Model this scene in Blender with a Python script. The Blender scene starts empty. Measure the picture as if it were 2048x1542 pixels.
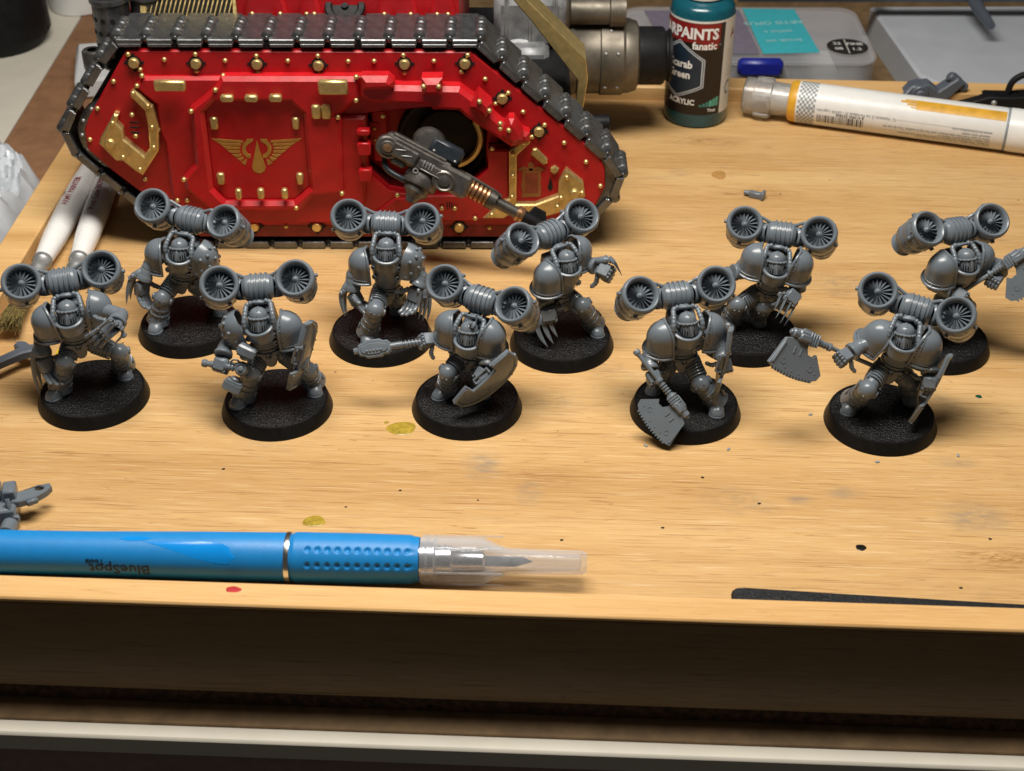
import bpy, bmesh, math, random
from math import sin, cos, pi, radians, sqrt
from mathutils import Vector, Matrix
from mathutils.geometry import tessellate_polygon
random.seed(7)
S = bpy.context.scene
COL = S.collection
S.unit_settings.system = 'METRIC'
S.unit_settings.scale_length = 0.01          # one unit is one centimetre
S.unit_settings.length_unit = 'CENTIMETERS'

# ---------------------------------------------------------------- camera
cam = bpy.data.cameras.new('camera'); camo = bpy.data.objects.new('camera', cam); COL.objects.link(camo)
camo.location = (0, 0, 25.93)
camo.rotation_euler = (radians(90 - 35.31), 0, 0)
camo.rotation_euler.rotate_axis('Z', radians(0.20))
cam.sensor_width = 36; cam.lens = 3034.5 / 2048 * 36
cam.clip_start = 1; cam.clip_end = 1000
cam.dof.use_dof = True; cam.dof.focus_distance = 44.5; cam.dof.aperture_fstop = 0.30
S.camera = camo

# ---------------------------------------------------------------- light: a desk lamp overhead, dim room
W = bpy.data.worlds.new('World'); S.world = W; W.use_nodes = True
W.node_tree.nodes['Background'].inputs[0].default_value = (1.0, 0.90, 0.80, 1)
W.node_tree.nodes['Background'].inputs[1].default_value = 0.05
def lamp(name, loc, target, size, energy, col):
    l = bpy.data.lights.new(name, 'AREA'); l.shape = 'ELLIPSE'; l.size, l.size_y = size; l.energy = energy; l.color = col
    o = bpy.data.objects.new(name, l); COL.objects.link(o); o.location = loc
    o.rotation_euler = (Vector(target) - Vector(loc)).to_track_quat('-Z', 'Y').to_euler()
    return o
lamp('desk_lamp', (-1.0, 35.0, 44.0), (-0.5, 37.5, 0), (36.0, 14.0), 34000, (1.0, 0.95, 0.875))
S.view_settings.view_transform = 'Standard'; S.view_settings.look = 'None'
S.view_settings.exposure = 0.0; S.view_settings.gamma = 1.0
S.cycles.max_bounces = 8; S.cycles.transparent_max_bounces = 12
try: S.cycles.use_denoising = True
except Exception: pass

# ---------------------------------------------------------------- node materials
def nmat(name):
    m = bpy.data.materials.new(name); m.use_nodes = True
    nt = m.node_tree; b = nt.nodes['Principled BSDF']
    return m, nt, b
def N(nt, typ, **kw):
    n = nt.nodes.new(typ)
    for k, v in kw.items():
        if k.startswith('i_'):
            n.inputs[k[2:].replace('_', ' ')].default_value = v
        else: setattr(n, k, v)
    return n
def ramp(nt, fac, stops):
    r = nt.nodes.new('ShaderNodeValToRGB'); e = r.color_ramp.elements
    while len(e) < len(stops): e.new(0.5)
    for x, (p, c) in zip(e, stops): x.position = p; x.color = c if len(c) == 4 else (*c, 1)
    nt.links.new(fac, r.inputs[0]); return r.outputs[0]
def mixc(nt, fac, a, b, mode='MIX'):
    n = nt.nodes.new('ShaderNodeMix'); n.data_type = 'RGBA'; n.blend_type = mode
    for sock, v in ((n.inputs[0], fac), (n.inputs[6], a), (n.inputs[7], b)):
        if hasattr(v, 'is_output'): nt.links.new(v, sock)
        elif isinstance(v, (int, float)): sock.default_value = v
        else: sock.default_value = (*v, 1) if len(v) == 3 else v
    return n.outputs[2]
def maprange(nt, v, a, b, c=0., d=1.):
    n = nt.nodes.new('ShaderNodeMapRange'); n.inputs[1].default_value = a; n.inputs[2].default_value = b
    n.inputs[3].default_value = c; n.inputs[4].default_value = d; nt.links.new(v, n.inputs[0]); return n.outputs[0]
def coords(nt, scale=(1, 1, 1), rot=(0, 0, 0), kind='Object'):
    t = nt.nodes.new('ShaderNodeTexCoord'); m = nt.nodes.new('ShaderNodeMapping')
    m.inputs['Scale'].default_value = scale; m.inputs['Rotation'].default_value = rot
    nt.links.new(t.outputs[kind], m.inputs[0]); return m.outputs[0]
def noise(nt, co, scale, detail=4, rough=.55, dist=0.):
    n = nt.nodes.new('ShaderNodeTexNoise'); n.inputs['Scale'].default_value = scale; n.inputs['Detail'].default_value = detail
    n.inputs['Roughness'].default_value = rough; n.inputs['Distortion'].default_value = dist
    nt.links.new(co, n.inputs['Vector']); return n.outputs[0]
def bump(nt, b, h, strength=.3, dist=.02):
    n = nt.nodes.new('ShaderNodeBump'); n.inputs['Strength'].default_value = strength; n.inputs['Distance'].default_value = dist
    nt.links.new(h, n.inputs['Height']); nt.links.new(n.outputs[0], b.inputs['Normal'])
def mat(name, col, rough=.5, metal=0., var=.12, vscale=3., bumpv=0., bscale=30., spec=.5, coat=0., trans=0., ior=1.45, rvar=.08):
    """painted, plastic or metal surface with a little mottling in colour and gloss"""
    m, nt, b = nmat(name)
    co = coords(nt)
    n1 = noise(nt, co, vscale, 5)
    dark = tuple(c * (1 - var) for c in col); lite = tuple(min(1, c * (1 + var)) for c in col)
    nt.links.new(ramp(nt, n1, [(.3, dark), (.7, lite)]), b.inputs['Base Color'])
    nt.links.new(maprange(nt, noise(nt, co, vscale * 2.3, 3), .3, .7, rough - rvar, rough + rvar), b.inputs['Roughness'])
    b.inputs['Metallic'].default_value = metal; b.inputs['Specular IOR Level'].default_value = spec
    b.inputs['Coat Weight'].default_value = coat; b.inputs['Transmission Weight'].default_value = trans; b.inputs['IOR'].default_value = ior
    if bumpv: bump(nt, b, noise(nt, co, bscale, 4), bumpv, .02)
    return m

SMEARS = [(-1.03, 5.46, .7, .9, .55), (.31, 4.33, .5, .7, .4), (8.78, 4.73, .7, .35, .5), (12.07, 3.85, 1.1, .8, .6), (7.54, 4.36, .5, .25, .6), (-8.86, 8.14, .45, .2, .7), (12.0, 6.2, .8, .4, .4)]
def bamboo(name, tint=1.0, dirt=True, seed=0., grain=1.):
    m, nt, b = nmat(name)
    tc = nt.nodes.new('ShaderNodeTexCoord')
    def mp(sc, loc=(0, 0, 0)):
        q = nt.nodes.new('ShaderNodeMapping'); q.inputs['Scale'].default_value = sc; q.inputs['Location'].default_value = loc
        nt.links.new(tc.outputs['Object'], q.inputs[0]); return q.outputs[0]
    warp = noise(nt, mp((.25, 1.0, 1), (seed, 0, 0)), 1.0, 3)
    broad = noise(nt, mp((.03, .55, .6), (seed, 3, 0)), 1.0, 3, .5, .6)
    fib = noise(nt, mp((.45, 10, 10), (seed, 1, 0)), 1.0, 6, .7, .5)
    fine = noise(nt, mp((1.1, 36, 36), (seed, 7, 0)), 1.0, 3, .6, .3)
    hair = noise(nt, mp((.32, 17, 17), (seed, 11, 0)), 1.0, 3, .55, .3)
    base = ramp(nt, broad, [(.28, (.49 * tint, .285 * tint, .106 * tint)), (.5, (.592 * tint, .365 * tint, .150 * tint)), (.75, (.655 * tint, .435 * tint, .195 * tint))])
    # laminated strips, each a slightly different tone
    sx_ = nt.nodes.new('ShaderNodeSeparateXYZ'); nt.links.new(mp((1, .52, 1), (0, seed + .37, 0)), sx_.inputs[0])
    fl_ = nt.nodes.new('ShaderNodeMath'); fl_.operation = 'FLOOR'; nt.links.new(sx_.outputs[1], fl_.inputs[0])
    wn_ = nt.nodes.new('ShaderNodeTexWhiteNoise'); wn_.noise_dimensions = '1D'; nt.links.new(fl_.outputs[0], wn_.inputs['W'])
    base = mixc(nt, maprange(nt, wn_.outputs[0], 0, 1, 0, .22 * grain), base, (.46 * tint, .27 * tint, .10 * tint))
    fr_ = nt.nodes.new('ShaderNodeMath'); fr_.operation = 'FRACT'; nt.links.new(sx_.outputs[1], fr_.inputs[0])
    base = mixc(nt, maprange(nt, fr_.outputs[0], .0, .018, .45 * grain, 0), base, (.26 * tint, .12 * tint, .04 * tint))
    c = mixc(nt, maprange(nt, fib, .45, .78, 0, .42 * grain), base, (.40 * tint, .20 * tint, .065 * tint))
    c = mixc(nt, maprange(nt, fine, .5, .8, 0, .25), c, (.74 * tint, .52 * tint, .28 * tint))
    hair2 = noise(nt, mp((.5, 31, 31), (seed, 17, 0)), 1.0, 2, .5, .2)
    c = mixc(nt, maprange(nt, hair2, .62, .66, 0, .42 * grain), c, (.32 * tint, .15 * tint, .045 * tint))
    c = mixc(nt, maprange(nt, hair2, .40, .35, 0, .45 * grain), c, (.78 * tint, .60 * tint, .36 * tint))
    dark = maprange(nt, hair, .62, .66, 0, .60 * grain)
    c = mixc(nt, dark, c, (.27 * tint, .12 * tint, .035 * tint))
    # long thin fibre lines: level lines of a stretched noise, fading in and out
    for ys_, k_, w_, am_, of_ in ((3.2, 9., .10, .80, 21.), (6.5, 7., .10, .65, 33.), (1.4, 14., .07, .6, 41.)):
        cn = noise(nt, mp((.085, ys_, ys_), (seed + of_, 2, 0)), 1.0, 2, .5, .15)
        q1 = nt.nodes.new('ShaderNodeMath'); q1.operation = 'MULTIPLY'; q1.inputs[1].default_value = k_; nt.links.new(cn, q1.inputs[0])
        q2 = nt.nodes.new('ShaderNodeMath'); q2.operation = 'FRACT'; nt.links.new(q1.outputs[0], q2.inputs[0])
        q3 = nt.nodes.new('ShaderNodeMath'); q3.operation = 'MULTIPLY'; nt.links.new(maprange(nt, q2.outputs[0], 0, w_, 1, 0), q3.inputs[0])
        nt.links.new(maprange(nt, noise(nt, mp((.35, 2.5, 2.5), (seed + of_, 8, 0)), 1.0, 3), .42, .62, 0, am_ * grain), q3.inputs[1])
        c = mixc(nt, q3.outputs[0], c, (.26 * tint, .115 * tint, .035 * tint))
    # nodes of the cane: short, fibrous, darker patches
    vo = nt.nodes.new('ShaderNodeTexVoronoi'); vo.inputs['Scale'].default_value = 1.0
    nt.links.new(mp((.13, .42, .42), (seed + .3, .2, 0)), vo.inputs['Vector'])
    nodemask = maprange(nt, vo.outputs['Distance'], .06, .26, 1., 0.)
    nf = noise(nt, mp((1.1, 11, 11), (seed, 5, 0)), 1.0, 5, .75, 2.2)
    nm = nt.nodes.new('ShaderNodeMath'); nm.operation = 'MULTIPLY'; nt.links.new(nodemask, nm.inputs[0]); nt.links.new(maprange(nt, nf, .46, .60, 0, .9 * grain), nm.inputs[1])
    c = mixc(nt, nm.outputs[0], c, (.26 * tint, .11 * tint, .03 * tint))
    if dirt:
        # grey smudges of rubbed-in paint and small dried specks
        sm = noise(nt, mp((.22, .34, 1), (seed + 2.6, 9.4, 0)), 1.0, 2, .5, .4)
        sf = noise(nt, mp((3, 7, 1), (seed, 4, 0)), 1.0, 5, .7)
        mm = nt.nodes.new('ShaderNodeMath'); mm.operation = 'MULTIPLY'
        nt.links.new(maprange(nt, sm, .63, .72, 0, .7), mm.inputs[0]); nt.links.new(maprange(nt, sf, .40, .65, 0, .7), mm.inputs[1])
        c = mixc(nt, mm.outputs[0], c, (.22, .18, .14))
        # rubbed-in grey paint smears at the places they have on this tray
        for sx_, sy_, rx_, ry_, amt in SMEARS:
            q = nt.nodes.new('ShaderNodeMapping'); q.inputs['Location'].default_value = (-sx_ / rx_, -sy_ / ry_, 0); q.inputs['Scale'].default_value = (1 / rx_, 1 / ry_, 0)
            nt.links.new(tc.outputs['Object'], q.inputs[0]); ln = nt.nodes.new('ShaderNodeVectorMath'); ln.operation = 'LENGTH'; nt.links.new(q.outputs[0], ln.inputs[0])
            m2 = nt.nodes.new('ShaderNodeMath'); m2.operation = 'MULTIPLY'; nt.links.new(maprange(nt, ln.outputs['Value'], .3, 1., amt, 0), m2.inputs[0])
            nt.links.new(maprange(nt, noise(nt, mp((1.6, 4.5, 1), (sx_, sy_, 0)), 1.0, 5, .7), .35, .62, 0, 1), m2.inputs[1])
            c = mixc(nt, m2.outputs[0], c, (.20, .175, .15))
        v2 = nt.nodes.new('ShaderNodeTexVoronoi'); v2.inputs['Scale'].default_value = 1.0
        nt.links.new(mp((.75, .75, .75), (seed, .5, 0)), v2.inputs['Vector'])
        thr = maprange(nt, v2.outputs['Color'], 0, 1, .0, .075)
        cmp = nt.nodes.new('ShaderNodeMath'); cmp.operation = 'LESS_THAN'; nt.links.new(v2.outputs['Distance'], cmp.inputs[0])
        pw = nt.nodes.new('ShaderNodeMath'); pw.operation = 'POWER'; pw.inputs[1].default_value = 1.6; nt.links.new(v2.outputs['Color'], pw.inputs[0])
        ml = nt.nodes.new('ShaderNodeMath'); ml.operation = 'MULTIPLY'; ml.inputs[1].default_value = .055; nt.links.new(pw.outputs[0], ml.inputs[0])
        nt.links.new(ml.outputs[0], cmp.inputs[1])
        c = mixc(nt, cmp.outputs[0], c, (.09, .055, .03))
    nt.links.new(c, b.inputs['Base Color'])
    nt.links.new(maprange(nt, fib, .3, .8, .36, .55), b.inputs['Roughness'])
    b.inputs['Specular IOR Level'].default_value = .4
    mx = nt.nodes.new('ShaderNodeMath'); mx.operation = 'ADD'; nt.links.new(fib, mx.inputs[0]); nt.links.new(hair, mx.inputs[1])
    bump(nt, b, mx.outputs[0], .25, -.015)
    return m

def textured_black(name, scale, strength, rough=.42, col=.010):
    m, nt, b = nmat(name)
    co = coords(nt)
    v = nt.nodes.new('ShaderNodeTexVoronoi'); v.inputs['Scale'].default_value = scale; v.feature = 'SMOOTH_F1'
    nt.links.new(mixc(nt, .25, co, N_noise_col(nt, co, scale * .6)), v.inputs['Vector'])
    b.inputs['Specular IOR Level'].default_value = .30; b.inputs['Base Color'].default_value = (col, col, col * 1.05, 1); b.inputs['Roughness'].default_value = rough
    bump(nt, b, v.outputs['Distance'], strength, .03)
    return m
def N_noise_col(nt, co, scale):
    n = nt.nodes.new('ShaderNodeTexNoise'); n.inputs['Scale'].default_value = scale; nt.links.new(co, n.inputs['Vector']); return n.outputs['Color']

M = {}
M['grey'] = mat('grey_plastic', (.140, .164, .188), .28, var=.05, vscale=2.5, rvar=.06, spec=.55)
M['greypale'] = mat('grey_plastic_pale', (.24, .27, .29), .45, var=.05)
M['black_side'] = mat('black_plastic', (.006, .0057, .0055), .42, var=.25, vscale=4, rvar=.06, spec=.25)
M['black_top'] = textured_black('black_plastic_grained', 30., .5, .30, .006)
M['bamboo'] = bamboo('bamboo_boards')
M['bamboo_rim'] = bamboo('bamboo_rim', 1.2, dirt=False, seed=4., grain=.45)
M['bamboo_shaded'] = bamboo('bamboo_shaded', .42, dirt=False, seed=9.)  # low tint paints the shade of the tray's front face into the bamboo
M['red'] = mat('red_paint', (.43, .008, .012), .38, var=.13, vscale=1.6, bumpv=.08, bscale=18, rvar=.10)
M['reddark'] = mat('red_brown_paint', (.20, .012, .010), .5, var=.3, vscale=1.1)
M['gold'] = mat('gold_paint', (.62, .47, .20), .40, metal=.8, var=.18, vscale=4, bumpv=.06, bscale=18)
M['steel'] = mat('dark_steel_paint', (.15, .155, .16), .33, metal=.8, var=.4, vscale=2.2, bumpv=.12, bscale=14)
M['steel_lite'] = mat('silver_paint', (.36, .37, .37), .46, metal=.6, var=.25, vscale=2.0, bumpv=.08, bscale=16)
M['steel_mid'] = mat('worn_steel_paint', (.24, .245, .25), .55, metal=.5, var=.4, vscale=1.6, bumpv=.12, bscale=14)
M['gunmetal'] = mat('gunmetal_paint', (.125, .115, .105), .38, metal=.75, var=.35, vscale=3, bumpv=.12, bscale=16)
M['bronze'] = mat('scorched_bronze_paint', (.15, .132, .105), .5, metal=.65, var=.4, vscale=.9, bumpv=.08, bscale=12)
M['copper'] = mat('copper_paint', (.42, .24, .13), .36, metal=.85, var=.25, vscale=4)
M['black_metal'] = mat('black_paint', (.008, .008, .009), .55, metal=.0, spec=.22, var=.3, vscale=2)
M['hole'] = mat('dark_recess', (.006, .005, .005), .7)

# ---------------------------------------------------------------- mesh collector
class MB:
    def __init__(s): s.v = []; s.f = []
    def add(s, vs, fs, m=None):
        o = len(s.v)
        if m is not None: vs = [m @ Vector(p) for p in vs]
        s.v.extend([tuple(p) for p in vs]); s.f.extend([tuple(i + o for i in f) for f in fs]); return s
    def lathe(s, prof, seg=20, m=None, a0=0., a1=2 * pi, sx=1., sy=1.):
        full = abs(a1 - a0 - 2 * pi) < 1e-6; n = seg if full else seg + 1
        vs = []; fs = []; rows = []
        for r, z in prof:
            if r < 1e-6: rows.append([len(vs)] * n); vs.append((0, 0, z))
            else:
                rows.append(list(range(len(vs), len(vs) + n)))
                for i in range(n):
                    a = a0 + (a1 - a0) * i / seg; vs.append((r * cos(a) * sx, r * sin(a) * sy, z))
        for k in range(len(prof) - 1):
            A, B = rows[k], rows[k + 1]
            for i in range(seg):
                j = (i + 1) % n if full else i + 1
                q = [A[i], A[j], B[j], B[i]]; q = [x for t, x in enumerate(q) if x not in q[:t]]
                if len(q) > 2: fs.append(q)
        return s.add(vs, fs, m)
    def tube(s, pts, rad, seg=8, m=None, cap=True, flat=1., upv=None):
        pts = [Vector(p) for p in pts]; n = len(pts)
        if not hasattr(rad, '__len__'): rad = [rad] * n
        vs = []; fs = []; prev = None
        for i, p in enumerate(pts):
            t = (pts[min(i + 1, n - 1)] - pts[max(i - 1, 0)]).normalized()
            if prev is None:
                ref = Vector(upv) if upv else (Vector((0, 0, 1)) if abs(t.z) < .9 else Vector((1, 0, 0)))
                x = (ref - t * ref.dot(t)).normalized()
            else: x = (prev - t * prev.dot(t)).normalized()
            prev = x; y = t.cross(x)
            for k in range(seg):
                a = 2 * pi * k / seg; vs.append(p + (x * cos(a) + y * sin(a) * flat) * rad[i])
        for i in range(n - 1):
            for k in range(seg):
                l = (k + 1) % seg; fs.append((i * seg + k, i * seg + l, (i + 1) * seg + l, (i + 1) * seg + k))
        if cap: fs.append(tuple(range(seg - 1, -1, -1))); fs.append(tuple(range((n - 1) * seg, n * seg)))
        return s.add(vs, fs, m)
    def box(s, size, m=None, b=.02, c=(0, 0, 0), taper=1.):
        hx, hy, hz = size[0] / 2, size[1] / 2, size[2] / 2; b = min(b, hx * .6, hy * .6, hz * .6)
        vs = []; idx = {}
        for sx in (-1, 1):
            for sy in (-1, 1):
                for sz in (-1, 1):
                    t = taper if sz > 0 else 1.
                    for ax in range(3):
                        p = [sx * (hx - b), sy * (hy - b), sz * (hz - b)]; p[ax] += (sx, sy, sz)[ax] * b
                        idx[sx, sy, sz, ax] = len(vs); vs.append((p[0] * t + c[0], p[1] * t + c[1], p[2] + c[2]))
        fs = []
        for ax in range(3):
            o1, o2 = (ax + 1) % 3, (ax + 2) % 3
            for sg in (-1, 1):
                q = []
                for e1, e2 in ((-1, -1), (1, -1), (1, 1), (-1, 1)):
                    k = [0, 0, 0]; k[ax] = sg; k[o1] = e1; k[o2] = e2; q.append(idx[k[0], k[1], k[2], ax])
                fs.append(q if sg > 0 else q[::-1])
            for e1 in (-1, 1):
                for e2 in (-1, 1):
                    k0 = [0, 0, 0]; k0[ax] = -1; k0[o1] = e1; k0[o2] = e2; k1 = list(k0); k1[ax] = 1
                    q = [idx[(*k0, o1)], idx[(*k1, o1)], idx[(*k1, o2)], idx[(*k0, o2)]]
                    fs.append(q if e1 * e2 < 0 else q[::-1])
        for sx in (-1, 1):
            for sy in (-1, 1):
                for sz in (-1, 1):
                    q = [idx[sx, sy, sz, i] for i in range(3)]; fs.append(q if sx * sy * sz > 0 else q[::-1])
        return s.add(vs, fs, m)
    def prism(s, poly, z0, z1, m=None, bev=0., holes=()):
        """flat polygon (x, y) raised from z0 to z1; bev chamfers the z1 edge"""
        def area(p): return sum(p[i - 1][0] * p[i][1] - p[i][0] * p[i - 1][1] for i in range(len(p)))
        poly = list(poly) if area(poly) > 0 else list(poly)[::-1]
        loops = [poly] + [list(h) if area(h) < 0 else list(h)[::-1] for h in holes]
        def inset(p, d):
            n = len(p); out = []
            for i in range(n):
                a, b_, c = Vector(p[i - 1]), Vector(p[i]), Vector(p[(i + 1) % n])
                e1, e2 = (b_ - a), (c - b_)
                if e1.length < 1e-9 or e2.length < 1e-9: out.append(tuple(b_)); continue
                n1 = Vector((-e1.y, e1.x)).normalized(); n2 = Vector((-e2.y, e2.x)).normalized()
                k = n1 + n2; l = max(k.length_squared, .35); out.append(tuple(b_ + k * (2 * d / l)))
            return out
        vs = []; fs = []; fr = []; bk = []
        up = z1 > z0
        for L in loops:
            n = len(L); o = len(vs)
            vs += [(x, y, z0) for x, y in L]; bk.append(list(range(o, o + n)))
            zb = z1 - (bev if up else -bev) if bev else z1
            vs += [(x, y, zb) for x, y in L]; levels = [o, o + n]
            if bev: vs += [(x, y, z1) for x, y in inset(L, bev)]; levels.append(o + 2 * n)
            for a, b_ in zip(levels, levels[1:]):
                for i in range(n):
                    j = (i + 1) % n; q = (a + i, a + j, b_ + j, b_ + i); fs.append(q if up else q[::-1])
            fr.append(list(range(levels[-1], levels[-1] + n)))
        for rings, flip in ((fr, not up), (bk, up)):
            flat = [i for r in rings for i in r]
            tris = tessellate_polygon([[Vector((vs[i][0], vs[i][1], 0)) for i in r] for r in rings])
            for t in tris:
                q = [flat[i] for i in t]
                a, b_, c = (Vector(vs[i][:2]) for i in q)
                ccw = (b_ - a).cross(c - a) if False else (b_.x - a.x) * (c.y - a.y) - (b_.y - a.y) * (c.x - a.x)
                if abs(ccw) < 1e-12: continue
                if (ccw > 0) == flip: q = q[::-1]
                fs.append(q)
        return s.add(vs, fs, m)
    def ball(s, r, m=None, seg=12, rings=8, sc=(1, 1, 1)):
        prof = [(r * sin(pi * i / rings), -r * cos(pi * i / rings)) for i in range(rings + 1)]
        prof[0] = (0, -r); prof[-1] = (0, r)
        mm = Matrix.Diagonal((*sc, 1)); return s.lathe(prof, seg, (m @ mm) if m is not None else mm)
    def stud(s, p, n, r, h=None, seg=8):
        h = h or r * .75
        s.lathe([(r, -h * .4), (r, h * .15), (r * .78, h * .65), (r * .4, h * .93), (0, h)], seg, frame(p, n)); return s
    def mesh(s, name, ang=38):
        me = bpy.data.meshes.new(name); me.from_pydata(s.v, [], s.f); me.update()
        me.polygons.foreach_set('use_smooth', [True] * len(me.polygons))
        try: me.set_sharp_from_angle(angle=radians(ang))
        except Exception: pass
        return me
def frame(o, z, x=None):
    """matrix at o whose z axis points along z (and x near x)"""
    z = Vector(z).normalized(); x = Vector(x) if x is not None else (Vector((1, 0, 0)) if abs(z.x) < .9 else Vector((0, 1, 0)))
    x = (x - z * x.dot(z)).normalized(); y = z.cross(x)
    return Matrix(((x.x, y.x, z.x, o[0]), (x.y, y.y, z.y, o[1]), (x.z, y.z, z.z, o[2]), (0, 0, 0, 1)))
def T(x, y, z): return Matrix.Translation((x, y, z))
def R(a, ax): return Matrix.Rotation(radians(a), 4, ax)
def put(name, mb, material, parent=None, ang=38, loc=None, label=None):
    me = mb.mesh(name, ang) if isinstance(mb, MB) else mb
    if material is not None and not me.materials: me.materials.append(material)
    o = bpy.data.objects.new(name, me); COL.objects.link(o)
    if parent is not None: o.parent = parent
    if loc is not None: o.location = loc
    if label: o['label'] = label
    return o
def tag(o, label=None, cat=None, group=None, kind=None):
    for k, v in (('label', label), ('category', cat), ('group', group), ('kind', kind)):
        if v: o[k] = v
    return o
def thing(name, label, cat, loc=(0, 0, 0), rz=0., group=None):
    o = bpy.data.objects.new(name, None); COL.objects.link(o); o.empty_display_size = .5
    o.location = loc; o.rotation_euler = (0, 0, rz); return tag(o, label, cat, group)
def smoothpts(p, n=6):
    """Catmull-Rom through the points"""
    p = [Vector(q) for q in p]; p = [p[0] * 2 - p[1]] + p + [p[-1] * 2 - p[-2]]; out = []
    for i in range(1, len(p) - 2):
        for k in range(n):
            t = k / n; a, b, c, d = p[i - 1:i + 3]
            out.append(.5 * ((2 * b) + (c - a) * t + (2 * a - 5 * b + 4 * c - d) * t * t + (3 * b - a - 3 * c + d) * t ** 3))
    return out + [p[-2]]
UP = Vector((0, 0, 1)); VIEW = Vector((0, -.82, .57))
G = M['grey']
def lerp(a, b, t): return Vector(a) * (1 - t) + Vector(b) * t
def limb(mb, A, B, prof, seg=14, x=None, sy=1.):
    """profile (radius, 0..1 along A to B)"""
    A, B = Vector(A), Vector(B); L = (B - A).length
    mb.lathe([(r, t * L) for r, t in prof], seg, frame(A, B - A, x), sy=sy)
def cap_prof(r, z0, z1, b):
    return [(0, z0), (r - b, z0), (r, z0 + b), (r, z1 - b), (r - b, z1), (0, z1)]

def thing_part(name, parent):
    o = bpy.data.objects.new(name, None); COL.objects.link(o); o.parent = parent; o.empty_display_size = .2; return o

# ---------------------------------------------------------------- setting: bamboo tray on a desk
YAW = radians(-2.4)
TR = thing('bamboo_tray', 'pale bamboo tray with raised rims and stained floor under all the miniatures', 'tray', (0, 27.32, 0), YAW)
# local x along the front edge, local y into the depth
X0, X1, Y0, Y1 = -17.65, 25.5, 0.0, 30.5
put('tray_floor', MB().box((X1 - X0 - 1.0, Y1 - Y0 - .3, .5), T((X0 + X1) / 2, (Y0 + Y1) / 2 - .3, -.25), .03), M['bamboo'], TR)
put('front_rim', MB().box((X1 - X0, .82, .18), T((X0 + X1) / 2, -.41, .36), .05), M['bamboo_rim'], TR)
put('front_face_shaded', MB().box((X1 - X0 - .02, .80, 2.86), T((X0 + X1) / 2, -.405, .268 - 1.43), .02), M['bamboo_shaded'], TR)  # front face kept apart from the rim to carry its painted-in shade
# ---------------------------------------------------------------- lettering (flat print, bent round what it is printed on)
def text_mesh(body, size, align='LEFT', bold=0.006):
    cu = bpy.data.curves.new('lettering', 'FONT'); cu.body = body; cu.size = size; cu.align_x = align; cu.align_y = 'CENTER'; cu.offset = bold; cu.resolution_u = 2
    o = bpy.data.objects.new('lettering', cu); COL.objects.link(o)
    dg = bpy.context.evaluated_depsgraph_get(); me = o.evaluated_get(dg).to_mesh()
    bm = bmesh.new(); bm.from_mesh(me); bmesh.ops.triangulate(bm, faces=bm.faces[:])
    big = [e for e in bm.edges if e.calc_length() > size * .16]
    if big: bmesh.ops.subdivide_edges(bm, edges=big, cuts=3)
    bmesh.ops.triangulate(bm, faces=bm.faces[:]); bm.verts.index_update()
    vs = [tuple(v.co) for v in bm.verts]; fs = [tuple(v.index for v in f.verts) for f in bm.faces]; bm.free()
    o.evaluated_get(dg).to_mesh_clear(); bpy.data.objects.remove(o); bpy.data.curves.remove(cu)
    return vs, fs
def wrapped(vs, r, a0, z0, sgn=1):
    """flat x,y -> round a vertical cylinder, x runs to increasing angle"""
    return [(r * cos(a0 + sgn * x / r), r * sin(a0 + sgn * x / r), z0 + y) for x, y, *_ in vs]
def patch(mb, x0, x1, y0, y1, fn, nx=12, ny=1):
    vs = [(x0 + (x1 - x0) * i / nx, y0 + (y1 - y0) * j / ny, 0) for j in range(ny + 1) for i in range(nx + 1)]
    mb.add(fn(vs), [(j * (nx + 1) + i, j * (nx + 1) + i + 1, (j + 1) * (nx + 1) + i + 1, (j + 1) * (nx + 1) + i) for j in range(ny) for i in range(nx)])
def polypatch(mb, poly, fn, nsub=10):
    """convex flat polygon cut into vertical strips so that it bends"""
    xs = [p[0] for p in poly]; X0_, X1_ = min(xs), max(xs); cols = []
    for i in range(nsub + 1):
        x = X0_ + (X1_ - X0_) * (.0005 + .999 * i / nsub); ys = []
        for (ax, ay), (bx, by) in zip(poly, poly[1:] + poly[:1]):
            if min(ax, bx) <= x <= max(ax, bx) and abs(ax - bx) > 1e-9: ys.append(ay + (by - ay) * (x - ax) / (bx - ax))
        cols.append((x, min(ys), max(ys)))
    ny = 6; n = nsub + 1
    vs = [(x, a + (b - a) * j / ny, 0) for j in range(ny + 1) for x, a, b in cols]
    mb.add(fn(vs), [(j * n + i, j * n + i + 1, (j + 1) * n + i + 1, (j + 1) * n + i) for j in range(ny) for i in range(nsub)])

def flat(name, col, rough=.5, **k): M[name] = mat(name, col, rough, **k)
flat('teal_plastic', (.006, .075, .105), .22, var=.12, coat=.3); flat('label_black', (.014, .009, .008), .4); flat('label_red', (.22, .012, .012), .4); flat('label_white', (.62, .62, .58), .45, var=.04)
flat('label_navy', (.012, .024, .042), .4); flat('label_silver', (.42, .46, .5), .4, var=.05); flat('print_white', (.75, .75, .74), .45, var=.03); flat('print_grey', (.22, .25, .27), .5); flat('mint', (.09, .36, .27), .4); flat('mint_dark', (.04, .16, .14), .4)
flat('cap_white', (.72, .72, .70), .35, var=.03); flat('ochre', (.62, .33, .03), .4, var=.2, vscale=2); flat('print_black', (.02, .018, .018), .5)
flat('blue_rubber', (.010, .225, .58), .46, var=.04, rvar=.04); flat('blue_gloss', (.006, .25, .72), .14, var=.03, rvar=.02); flat('blue_dark_print', (.006, .02, .035), .5)
flat('chrome', (.75, .74, .72), .24, metal=1., var=.05, rvar=.05); flat('brush_white', (.78, .77, .75), .3, var=.02, coat=.3); flat('print_maroon', (.30, .03, .06), .5)
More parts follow.
